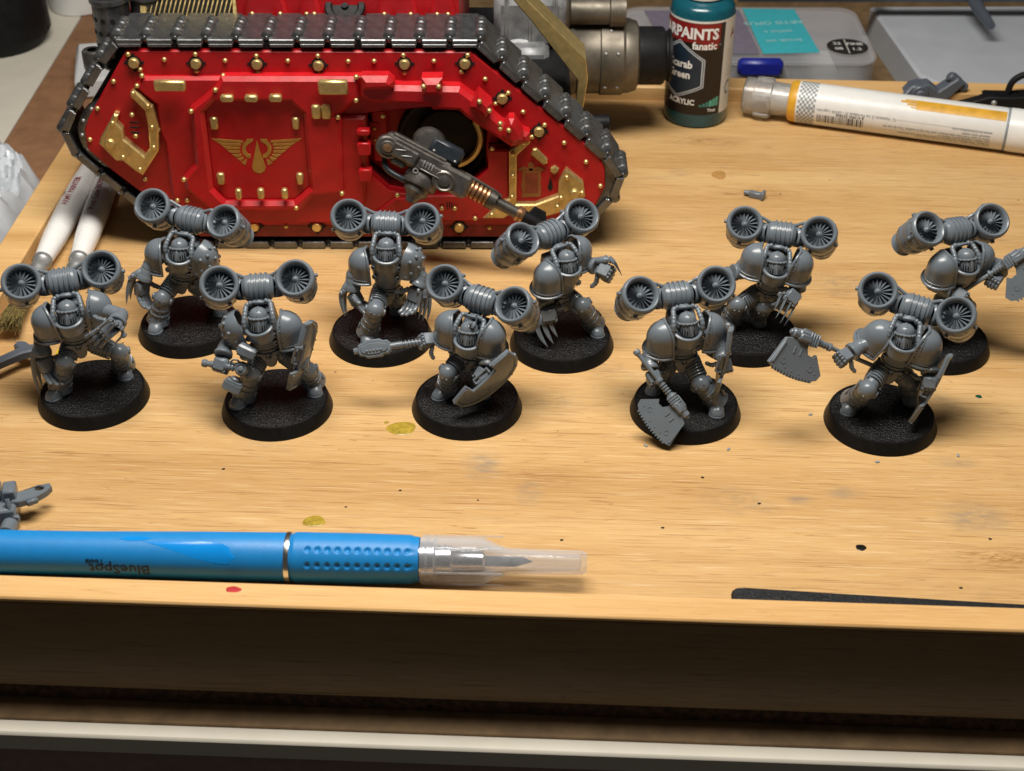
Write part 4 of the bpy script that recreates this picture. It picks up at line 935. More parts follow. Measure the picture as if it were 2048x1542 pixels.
def axe(parent, A, B, side=1, twist=0., size=1.25, face=VIEW):
    """chain axe: haft from A to B, toothed blade on one side near B"""
    A, B = Vector(A), Vector(B); h = (B - A).normalized(); c = Vector(face); d = c.cross(h).normalized() * side
    d = Matrix.Rotation(radians(twist), 3, h) @ d; n = h.cross(d)
    w = thing_part('chain_axe', parent)
    L = (B - A).length
    hf = MB(); hf.tube([A, B - h * .3], .065, 10)
    hf.lathe([(0, 0), (.08, 0), (.10, .03), (.10, .12), (.075, .15), (.075, .2)], 12, frame(A, h))
    for k in range(5): hf.lathe([(.06, 0), (.10, .01), (.105, .05), (.06, .06)], 12, frame(A + h * (L - .98 + k * .085), h))
    hf.lathe([(.07, 0), (.12, .02), (.12, .09), (.07, .11)], 12, frame(A + h * (L - 1.15), h))
    put('haft', hf, G, w)
    O_ = B - h * .05
    F = Matrix(((h.x, d.x, n.x, O_.x), (h.y, d.y, n.y, O_.y), (h.z, d.z, n.z, O_.z), (0, 0, 0, 1)))
    if F.determinant() < 0: F = F @ Matrix.Diagonal((1, 1, -1, 1))
    F = F @ Matrix.Scale(size, 4)
    hd = MB(); hd.box((.56, .26, .24), F @ T(-.22, .0, 0), .04); hd.box((.30, .16, .30), F @ T(-.12, .03, 0), .03)
    hd.lathe(cap_prof(.11, -.2, .12, .03), 14, F @ T(.08, 0, 0) @ R(90, 'Y')); hd.lathe(cap_prof(.06, .12, .17, .02), 12, F @ T(.08, 0, 0) @ R(90, 'Y'))
    for k in range(4): hd.box((.035, .29, .27), F @ T(-.44 + k * .07, 0, 0), .01)
    hd.box((.34, .05, .06), F @ T(-.2, -.14, .04), .015)
    put('axe_head', hd, G, w)
    P = [(.12, .10), (.30, .16), (.52, .80), (.40, .86)]
    te = 13; x0, y0, x1, y1 = .38, .86, -.70, .84
    for k in range(te):
        t = k / te; x = x0 + (x1 - x0) * t; y = y0 + (y1 - y0) * t + .05 * sin(pi * t); dx = (x1 - x0) / te
        P += [(x + dx * .1, y), (x + dx * .35, y + .055), (x + dx * .75, y + .05), (x + dx * .9, y)]
    P += [(-.80, .80), (-.86, .66), (-.58, .28), (-.50, .36), (-.36, .34), (-.30, .22), (-.30, .10)]
    bl = MB(); bl.prism(P, -.045, .045, F, .012); bl.prism([(.32, .24), (.47, .76), (.42, .78), (.27, .26)], -.07, .07, F, .012)
    for sg in (1,):
        for x, y in ((.20, .66), (-.52, .62)):
            for z in (.045, -.045):
                bl.tube([F @ Vector((x + .06 * cos(a), y + .06 * sin(a), z)) for a in [2 * pi * k / 10 for k in range(9)]], .014, 5)
        for x in (-.15, .02): 
            for z in (.05, -.05): bl.box((.03, .16, .03), F @ T(x, .35, z), .008)
        for x, y in ((.36, .45), (.1, .78), (-.1, .8), (-.3, .8), (-.68, .68)):
            for z in (1, -1): bl.stud(F @ Vector((x, y, .045 * z)), F.to_3x3() @ Vector((0, 0, z)), .022, .02, 6)
    put('blade', bl, G, w, 30)
    return w
def mace(parent, A, B, C, D):
    """power hammer: haft A-B ends in a round hub; two block heads at C and D"""
    A, B, C, D = map(Vector, (A, B, C, D)); w = thing_part('power_hammer', parent); h = (B - A).normalized()
    hf = MB(); hf.tube([A, B], .075, 12)
    hf.lathe([(0, 0), (.10, 0), (.115, .03), (.115, .12), (.085, .15), (.085, .22), (.10, .24), (.10, .30), (.075, .33)], 12, frame(A, h))
    for t in (.58, .66, .74): hf.lathe([(.07, 0), (.115, .015), (.115, .06), (.07, .075)], 12, frame(lerp(A, B, t), h))
    hf.tube(smoothpts([lerp(A, B, .7) + UP * .08, lerp(A, B, .78) + UP * .24, lerp(A, B, .9) + UP * .27, B + UP * .16]), .03, 6)
    put('haft', hf, G, w)
    hb = MB(); hb.ball(.21, T(*B), 18, 10); n = VIEW.normalized()
    hb.lathe([(.16, .10), (.16, .20), (.13, .225), (.12, .20), (.075, .2), (.07, .25), (.05, .26), (0, .26)], 18, frame(B, n))
    put('hub', hb, G, w)
    ax = (C - D).normalized()
    for P, sg in ((C, 1), (D, -1)):
        bk = MB(); F = frame(P, ax * sg, h)
        bk.lathe(cap_prof(.13, -.22, .0, .02), 12, F)
        hexa = [(-.26, -.15), (-.15, -.19), (.15, -.19), (.26, -.15), (.26, .15), (.15, .19), (-.15, .19), (-.26, .15)]
        bk.prism([(x * .86, y * .86) for x, y in hexa], -.12, -.06, F, .0); bk.prism(hexa, -.06, .20, F, .05)
        bk.stud(F @ Vector((-.27, 0, .02)), F.to_3x3() @ Vector((-1, 0, 0)), .03, .03, 6)
        put('hammer_head', bk, G, w, 30)
    return w

def maul(parent, A, B):
    A, B = Vector(A), Vector(B); h = (B - A).normalized(); L = (B - A).length; F = frame(A, h, VIEW); w = thing_part('power_maul', parent)
    hf = MB(); hf.tube([A - h * .12, A + h * (L - .9)], .07, 12)
    hf.lathe([(.0, -.12), (.09, -.12), (.12, -.06), (.10, 0), (.075, .05)], 12, F)
    for k in range(6): hf.lathe([(.06, 0), (.11, .015), (.12, .05), (.06, .07)], 12, F @ T(0, 0, .32 + k * .1) @ R(12, 'X'))
    hf.lathe([(.06, .95), (.095, .96), (.095, 1.4), (.11, 1.42), (.11, 1.5), (.07, 1.52)], 12, F)
    put('haft', hf, G, w)
    hd = MB(); z0 = L - 1.0
    P = [(z0, -.10), (z0 + .1, -.20), (z0 + .22, -.20), (z0 + .30, -.26), (z0 + .70, -.26), (z0 + .78, -.20), (z0 + .92, -.16), (z0 + .96, -.08)]
    P = P + [(x, -y) for x, y in P[::-1]]
    F2 = F @ Matrix(((0, 0, 1, 0), (0, 1, 0, 0), (1, 0, 0, 0), (0, 0, 0, 1)))     # x along haft, z to the viewer
    F2 = F @ Matrix(((0, 0, 1, 0), (0, -1, 0, 0), (1, 0, 0, 0), (0, 0, 0, 1)))
    hd.prism(P, -.09, .09, F2, .035)
    hd.prism([(x * .8 + (z0 + .5) * .2, y * .62) for x, y in P], .08, .125, F2, .02)
    hd.lathe(cap_prof(.09, L - .05, L + .08, .02), 12, F)
    put('maul_head', hd, G, w, 30)
    bd = MB()
    for k in range(5): bd.ball(.045, F2 @ T(z0 + .30 + k * .1, .05, .12), 8, 6)
    put('stud_row', bd, G, w)
    return w

def miniature(k, loc, sp):
    root = thing('armoured_miniature', sp['label'], 'miniature', (loc[0], loc[1], 0), 0, 'grey plastic miniatures on round black bases')
    # --- base
    b = MB(); b.lathe([(0, 0.0), (1.58, 0), (1.6, .02), (1.485, .352), (1.465, .374), (1.43, .374), (1.415, .36)], 64)
    put('base', b, M['black_side'], root, 40)
    put('base_top', BASE_TOP, None, root)
    # --- frames
    ps = radians(sp['psi']); fw = Vector((sin(ps), -cos(ps), 0)); rt = Vector((cos(ps), sin(ps), 0))
    pel = Vector(sp['pel']); head = Vector(sp['head']); Bp = pel - fw * .12
    Nk = head - fw * .12 - UP * .28
    w = (Nk - Bp).normalized(); u = (rt - w * rt.dot(w)).normalized(); bk = w.cross(u); L = (Nk - Bp).length
    MT = Matrix(((u.x, bk.x, w.x, Bp.x), (u.y, bk.y, w.y, Bp.y), (u.z, bk.z, w.z, Bp.z), (0, 0, 0, 1)))
    MT3 = MT.to_3x3()
    # --- legs
    for sd, sg in (('L', -1), ('R', 1)):
        ft = Vector(sp['foot' + sd]); toe = Vector(sp['toe' + sd]); d = Vector((toe.x - ft.x, toe.y - ft.y, 0))
        d = d.normalized() if d.length > .02 else fw
        ft.z = .372
        boot(root, ft - d * .12, d)
        ank = ft - d * .16 + UP * .24; kn = Vector(sp['knee' + sd]); hip = MT @ Vector((sg * .24, .04, -.06))
        th = MB(); fd = (fw - (kn - hip).normalized() * fw.dot((kn - hip).normalized())).normalized()
        limb(th, hip, kn, [(0, -.08), (.25, -.06), (.29, .15), (.27, .6), (.23, .85), (.21, 1.)], 16, fd)
        Lh = (kn - hip).length
        for i in range(6):
            F = frame(lerp(hip, kn, .22 + i * .10), kn - hip, fd)
            th.tube([F @ Vector((.292 * cos(a), .292 * sin(a), 0)) for a in [radians(-52 + 104 * j / 8) for j in range(9)]], .026, 6)
        F = frame(lerp(hip, kn, .5), kn - hip, fd)
        for a in (-62, 62): th.box((.05, .05, Lh * .62), F @ R(a, 'Z') @ T(.28, 0, 0), .015)
        put('thigh', th, G, root)
        gv = MB(); d2 = (ank - kn).normalized(); fd2 = (d + fw * .5); fd2 = (fd2 - d2 * fd2.dot(d2)).normalized()
        limb(gv, kn, ank, [(.0, .0), (.23, .0), (.262, .10), (.268, .34), (.290, .345), (.290, .40), (.266, .42), (.276, .58), (.306, .585), (.306, .64), (.282, .66), (.30, .82), (.345, 1.0), (.355, 1.06), (.29, 1.08), (0, 1.05)], 20, fd2)
        F = frame(kn, d2, fd2); Lg = (ank - kn).length
        for z_, r_ in ((.37, .288), (.61, .304), (.9, .325)):
            for a in (-35, 0, 35): gv.stud(F @ Vector((r_ * cos(radians(a)), r_ * sin(radians(a)), z_ * Lg)), F.to_3x3() @ Vector((cos(radians(a)), sin(radians(a)), 0)), .024, .026, 6)
        for a in (-90, 90): gv.lathe(cap_prof(.10, .0, .05, .02), 12, F @ R(a, 'Z') @ T(.285, 0, .80 * Lg) @ R(90, 'Y'))
        g = put('greave', gv, G, root)
        kg = MB(); kg.ball(.275, F @ T(.03, 0, -.02), 18, 10, (1.0, 1.0, 1.08))
        for a in (-90, 90): kg.lathe([(.12, 0), (.12, .04), (.09, .065), (0, .07)], 14, F @ R(a, 'Z') @ T(.255, 0, 0) @ R(90, 'Y'))
        for a in (-30, 0, 30): kg.stud(F @ Vector((.03 + .262 * cos(radians(a)), .262 * sin(radians(a)), -.12)), F.to_3x3() @ Vector((cos(radians(a)), sin(radians(a)), -.3)), .022, .025, 6)
        put('knee_guard', kg, G, g)
    # --- hips and belly
    hp = MB(); hp.ball(.36, MT @ T(0, .02, .0), 18, 10, (1.05, .82, .62))
    hp.lathe([(.34, 0), (.35, .05), (.32, .09), (.34, .12), (.35, .17), (.32, .21), (.35, .25), (.36, .32)], 20, MT, sy=.78)
    hp.prism([(-.25, .10), (-.24, -.02), (-.15, -.26), (-.06, -.34), (.06, -.34), (.15, -.26), (.24, -.02), (.25, .10)], .0, .10, MT @ T(0, -.24, .02) @ R(80, 'X'), .03)
    for sg in (-1, 1):
        hp.box((.13, .20, .22), MT @ T(sg * .40, -.02, .08), .03); hp.box((.10, .06, .15), MT @ T(sg * .31, -.26, .06) @ R(-sg * 30, 'Z'), .02)
    put('waist', hp, G, root)
    sk = MB(); SK = MT @ T(0, -.345, .14)
    sk.ball(.10, SK @ T(0, 0, .02), 14, 8, (1, .7, .95)); sk.box((.11, .08, .09), SK @ T(0, -.02, -.08), .025)
    for sg in (-1, 1):
        sk.prism([(0, .03), (.20, .10), (.30, .06), (.22, .02), (.26, -.02), (.16, -.03), (.18, -.07), (.02, -.04)] if sg > 0 else [(0, .03), (-.20, .10), (-.30, .06), (-.22, .02), (-.26, -.02), (-.16, -.03), (-.18, -.07), (-.02, -.04)], 0, .04, SK @ T(sg * .06, .04, .02) @ R(90, 'X'), .01)
    sko = put('skull_ornament', sk, G, root)
    ey = MB()
    for sg in (-1, 1): ey.ball(.03, SK @ T(sg * .042, -.062, .01), 8, 6)
    put('eye_socket', ey, M['hole'], sko)
    # --- chest
    ch = MB(); z0 = .26
    ch.lathe([(.28, z0 - .01), (.36, z0), (.375, z0 + .03), (.39, z0 + .09), (.475, L * .60), (.495, L * .78), (.46, L * .95), (.37, L * 1.06), (.2, L * 1.1), (0, L * 1.1)], 28, MT, sy=.80)
    for a in (-125, -108, -90, -72, -55):
        q = radians(a); ch.stud(MT @ Vector((.385 * cos(q), .385 * .8 * sin(q), z0 + .045)), MT3 @ Vector((cos(q), sin(q), .0)), .022, .025, 6)
    for a in (-118, -102, -78, -62):
        q = radians(a); ch.stud(MT @ Vector((.478 * cos(q), .478 * .8 * sin(q), L * .80)), MT3 @ Vector((cos(q), sin(q), .2)), .022, .025, 6)
    chest = put('chest_plate', ch, G, root)
    bp = MB(); rr_ = [(.395, z0 + .10), (.425, z0 + .11), (.495, L * .58), (.515, L * .74), (.50, L * .82), (.47, L * .83)]
    bp.lathe(rr_, 18, MT, radians(-134), radians(-46), sy=.82)
    bp.lathe([(.37, z0 - .03), (.41, z0 - .02), (.415, z0 + .06), (.375, z0 + .07)], 24, MT, radians(-172), radians(-8), sy=.82)
    for a in (-128, -52):
        for q_ in (.45, .66): bp.stud(MT @ Vector((.5 * cos(radians(a)), .41 * sin(radians(a)), L * q_)), MT3 @ Vector((cos(radians(a)), sin(radians(a)), 0)), .024, .028, 6)
    put('breast_panel', bp, G, chest)
    co = MB(); CF = Matrix.Translation(head - UP * .27 + fw * .06) @ MT3.to_4x4() @ R(9, 'X')
    ring = [CF @ Vector((.375 * cos(a), .385 * sin(a), .05 * sin(a) * -1)) for a in [2 * pi * i / 30 for i in range(31)]]
    co.tube(ring, .05, 8, cap=False)
    co.lathe([(.43, -.34), (.415, -.14), (.385, .0), (.35, .0), (.32, -.25)], 28, CF)
    put('collar', co, G, chest)
    for sg in (-1, 1):
        for x, y, z in ((.36, -.31, L * .78), (.33, -.35, L * .56)):
            put('chest_port', MB().lathe([(.085, -.10), (.085, .05), (.07, .07), (.045, .07), (.04, .03), (0, .03)], 12, frame(MT @ Vector((sg * x, y, z)), MT3 @ Vector((sg * .45, -.88, .1)))), G, chest)
        put('hose_clamp', MB().box((.18, .16, .17), MT @ T(sg * .39, -.24, L * .95), .04), G, chest)
    # --- helmet
    hy = radians(sp.get('hyaw', 0)); HF = Matrix.Translation(head) @ Matrix.Rotation(ps + hy, 4, 'Z') @ R(sp.get('hpitch', -14), 'X') @ Matrix.Scale(.88, 4)
    hm = MB(); hm.lathe([(0, -.30), (.2, -.30), (.26, -.2), (.285, -.05), (.285, .0)], 24, HF, sy=1.05)
    hm.lathe([(.288, -.03), (.285, .05), (.262, .14), (.21, .215), (.13, .265), (.06, .285), (0, .29)], 26, HF, sy=1.1)
    hel = put('helmet', hm, G, root)
    br = MB(); rr = lambda a: Vector((.295 * cos(a), .325 * sin(a), -.035 - .03 * sin(a)))
    br.tube([HF @ rr(2 * pi * i / 32) for i in range(33)], .034, 8, cap=False, )
    for a in (-160, -135, -112, -90, -68, -45, -20): q = rr(radians(a)) * 1.08; br.stud(HF @ q, HF.to_3x3() @ Vector((q.x, q.y, .12)), .034, .036, 7)
    put('brow_band', br, G, hel)
    cr = MB(); cr.tube([HF @ Vector((0, .30 * cos(a) * 1.04, .295 * sin(a))) for a in [radians(20 + 160 * i / 14) for i in range(15)]], .022, 6)
    cr.stud(HF @ Vector((0, -.20, .23)), HF.to_3x3() @ Vector((0, -.7, .7)), .03, .035, 8)
    put('crest_ridge', cr, G, hel)
    fc = MB()
    fc.lathe([(.245, -.04), (.275, -.09), (.27, -.22), (.255, -.42), (.22, -.46), (0, -.46)], 20, HF @ T(0, -.045, 0), sy=1.08)
    for sg in (-1, 1): fc.lathe([(.09, 0), (.09, .05), (.06, .07), (0, .07)], 12, HF @ T(sg * .265, .0, -.13) @ R(sg * 90, 'Y'))
    put('face_plate', fc, G, hel)
    for a in (-146, -130, -114, -66, -50, -34):
        F = HF @ T(0, -.045, 0) @ Matrix.Rotation(radians(a), 4, 'Z'); put('visor_slot', MB().box((.025, .040, .21), F @ T(.274, 0, -.26) @ R(-5, 'Y'), .006), M['hole'], hel)
    put('grille_bar', MB().box((.085, .07, .37), HF @ T(0, -.345, -.235) @ R(-5, 'X'), .02), G, hel)
    for a in (-138, -122, -58, -42): put('grille_bar', MB().box((.055, .035, .31), HF @ T(0, -.045, 0) @ Matrix.Rotation(radians(a), 4, 'Z') @ T(.272, 0, -.25) @ R(-5, 'Y'), .01), G, hel)
    if sp.get('targeter'):
        tg = MB(); tg.lathe(cap_prof(.07, -.2, .16, .02), 12, HF @ T(.17, -.14, .2) @ R(75, 'X')); tg.lathe(cap_prof(.045, -.3, .24, .02), 10, HF @ T(.10, -.1, .27) @ R(75, 'X')); tg.box((.12, .16, .12), HF @ T(.15, .02, .22), .03); tg.tube([HF @ Vector((.2, .05, .25)), HF @ Vector((.2, .07, .52))], .025, 6)
        put('targeter', tg, G, hel)
    # --- jump pack
    TL, TR_ = Vector(sp['TL']), Vector(sp['TR']); ua = (TR_ - TL).normalized(); mid = (TL + TR_) / 2
    back = -fw; D = mid + back * .20 - UP * .33
    jp = MB(); Fd = frame(D, ua, UP)
    jp.lathe([(0, -.44), (.26, -.44), (.30, -.42), (.33, -.36), (.36, -.34), (.375, -.28)] + [q for i in range(4) for q in ((.375, -.225 + i * .14), (.415, -.215 + i * .14), (.415, -.165 + i * .14), (.375, -.155 + i * .14))] + [(.375, .28), (.36, .34), (.33, .36), (.30, .42), (.26, .44), (0, .44)], 30, Fd)
    for x in (-.06, .07): jp.stud(D + ua * x + fw * .24 + UP * -.25, fw - UP, .05, .06, 8)
    jp.box((.78, .42, .85), Matrix.Translation(Bp + w * (L * .72) + bk * .52) @ MT3.to_4x4(), .06)
    jp.box((.5, .3, .5), Matrix.Translation(Bp + w * (L * .35) + bk * .52) @ MT3.to_4x4(), .06)
    pk = put('jump_pack', jp, G, root)
    for sg, Tt in ((-1, TL), (1, TR_)):
        ar = MB()
        axd = (fw * .68 + UP * .74 - ua * sg * .10).normalized(); c = Tt - axd * .62 - ua * sg * .34
        s0 = D + ua * sg * .36
        limb(ar, s0, c, [(.28, 0), (.32, .12), (.26, .2), (.29, .3), (.25, .34), (.25, .46), (.31, .50), (.31, .64), (.26, .7), (.26, 1.)], 18)
        ar.tube(smoothpts([D + ua * sg * .24 + UP * .26 + back * .1, D + ua * sg * .44 + UP * .34 + back * .1, lerp(D, Tt, .62) + UP * .22 + back * .22, Tt - axd * .40 - ua * sg * .47]), .05, 8)
        ar.tube(smoothpts([D + ua * sg * .3 - UP * .22, D + ua * sg * .5 - UP * .30, c - UP * .25]), .06, 8)
        put('strut', ar, G, pk)
    hd = MB(); hc = head + back * .31 + UP * .25
    hx = u
    hd.box((.40, .09, .09), frame(hc, UP, hx), .025)
    for sg in (-1, 1): hd.box((.11, .13, .15), frame(hc + hx * sg * .225, UP, hx), .03)
    hd.box((.3, .2, .16), frame(hc + back * .15 - UP * .05, UP, hx), .03)
    put('carry_handle', hd, G, pk)
    for sg in (-1, 1):
        ho = MB(); ch0 = MT @ Vector((sg * .38, -.27, L * .92))
        P = smoothpts([hc + hx * sg * .27, hc + hx * sg * .34 - UP * .04 + fw * .05, head + hx * sg * .375 + UP * .10 + back * .06, head + hx * sg * .41 - UP * .10 + fw * .12, ch0], 7)
        Q = []; rad = []
        # beaded hose
        tot = 0; acc = [0]
        for a, b_ in zip(P, P[1:]): tot += (b_ - a).length; acc.append(tot)
        nbead = 9; ns = nbead * 4
        for i in range(ns + 1):
            s_ = tot * i / ns; j = max(0, min(len(P) - 2, next((x for x in range(len(acc) - 1) if acc[x + 1] >= s_), len(P) - 2)))
            t_ = (s_ - acc[j]) / max(1e-6, acc[j + 1] - acc[j]); Q.append(lerp(P[j], P[j + 1], t_)); rad.append((.062, .072, .074, .071)[i % 4])
        ho.tube(Q, rad, 10)
        put('hose', ho, G, pk)
    tm = turbine_meshes()
    for sg, Tt in ((-1, TL), (1, TR_)):
        axd = (fw * .68 + UP * .74 - ua * sg * .10).normalized()
        tb = put('turbine', tm['casing'], None, root); tb.matrix_local = frame(Tt, axd, ua) @ R(37 * sg + 11 * k, 'Z') @ Matrix.Scale(1.04, 4)
        for nm in ('fan', 'hub'): put(nm, tm[nm], None, tb)
    # --- arms
    for sd, sg in (('L', -1), ('R', 1)):
        pc = Vector(sp['pad' + sd]); out = rt * sg; tilt = sp.get('tilt' + sd, 3)
        zax = (w + out * math.tan(radians(tilt))).normalized()
        pm, rm = PADS[bool(sp.get('stud' + sd))]
        o_ = pc - out * .22 - UP * .02 - fw * .04
        pd = put('shoulder_pad', pm, None, root); pd.matrix_local = frame(o_, zax, out + fw * sp.get('pf' + sd, .12))
        if not sp.get('stud' + sd): put('rim', rm, None, pd)
        else:
            for q_ in STUDS: put('stud', STUD, None, pd).matrix_local = q_
        el, wr, fi = Vector(sp['elb' + sd]), Vector(sp['wri' + sd]), Vector(sp['fing' + sd])
        am = MB(); sh = o_ - UP * .05
        limb(am, sh, el, [(0, 0), (.22, .02), (.22, .5), (.20, .8), (.185, 1.0), (.1, 1.06), (0, 1.08)], 14)
        am.ball(.20, T(*el), 14, 9)
        put('upper_arm', am, G, root)
        fa = MB(); limb(fa, el, wr, [(0, .0), (.17, .0), (.21, .12), (.215, .4), (.245, .62), (.262, .70), (.262, .95), (.235, 1.02), (0, 1.0)], 16)
        put('gauntlet', fa, G, root)
        dh = fi - wr; cl = sp.get('claw' + sd)
        inn = -out
        mode = sp.get('hand' + sd, 'relaxed')
        if mode == 'fist': palm = VIEW.cross(dh) * .2 - VIEW * .5 - UP * .3
        else: palm = inn * .5 + fw * .35 - UP * .1
        if cl: palm = sp.get('palm' + sd, palm)
        hand(root, wr + dh.normalized() * .04, dh, palm, sp.get('thumb' + sd, fw * .6 + inn * .8), mode, sc=sp.get('hs' + sd, 1.4 if cl else 1.2))
        if cl:
            hb = MB(); m0 = sum((Vector(a) for a, b_ in cl), Vector()) / len(cl); dd = (Vector(cl[0][1]) - Vector(cl[0][0])).normalized()
            q = lerp(m0, el, .42)
            hb.lathe([(0, 0), (.09, 0), (.12, .04), (.12, .22), (.10, .24), (.12, .26), (.12, .34), (.08, .4), (.08, .5)], 14, frame(q - (m0 - q).normalized() * .12, m0 - q))
            for a_, b_ in cl: hb.tube([q + (m0 - q).normalized() * .2, lerp(q, a_, .7), a_], [.06, .05, .055], 7)
            put('claw_housing', hb, G, root)
            for a_, b_ in cl: claw(root, a_, b_, sp.get('bend' + sd, out * .6 + fw))
    if 'axe' in sp: axe(root, *sp['axe'])
    if 'mace' in sp: mace(root, *sp['mace'])
    if 'maul' in sp: maul(root, *sp['maul'])
    if 'shield' in sp: shield(root, *sp['shield'])
    if sp.get('pouch'):
        pu = MB(); F = MT @ T(-.42, -.12, .02) @ R(-25, 'Z'); pu.box((.26, .30, .34), F, .06); 
        for x in (-.07, .05): pu.box((.05, .04, .26), F @ T(x, -.15, .0), .012)
        pu.box((.30, .34, .08), F @ T(0, 0, .12), .03); put('pouch', pu, G, root)
    return root
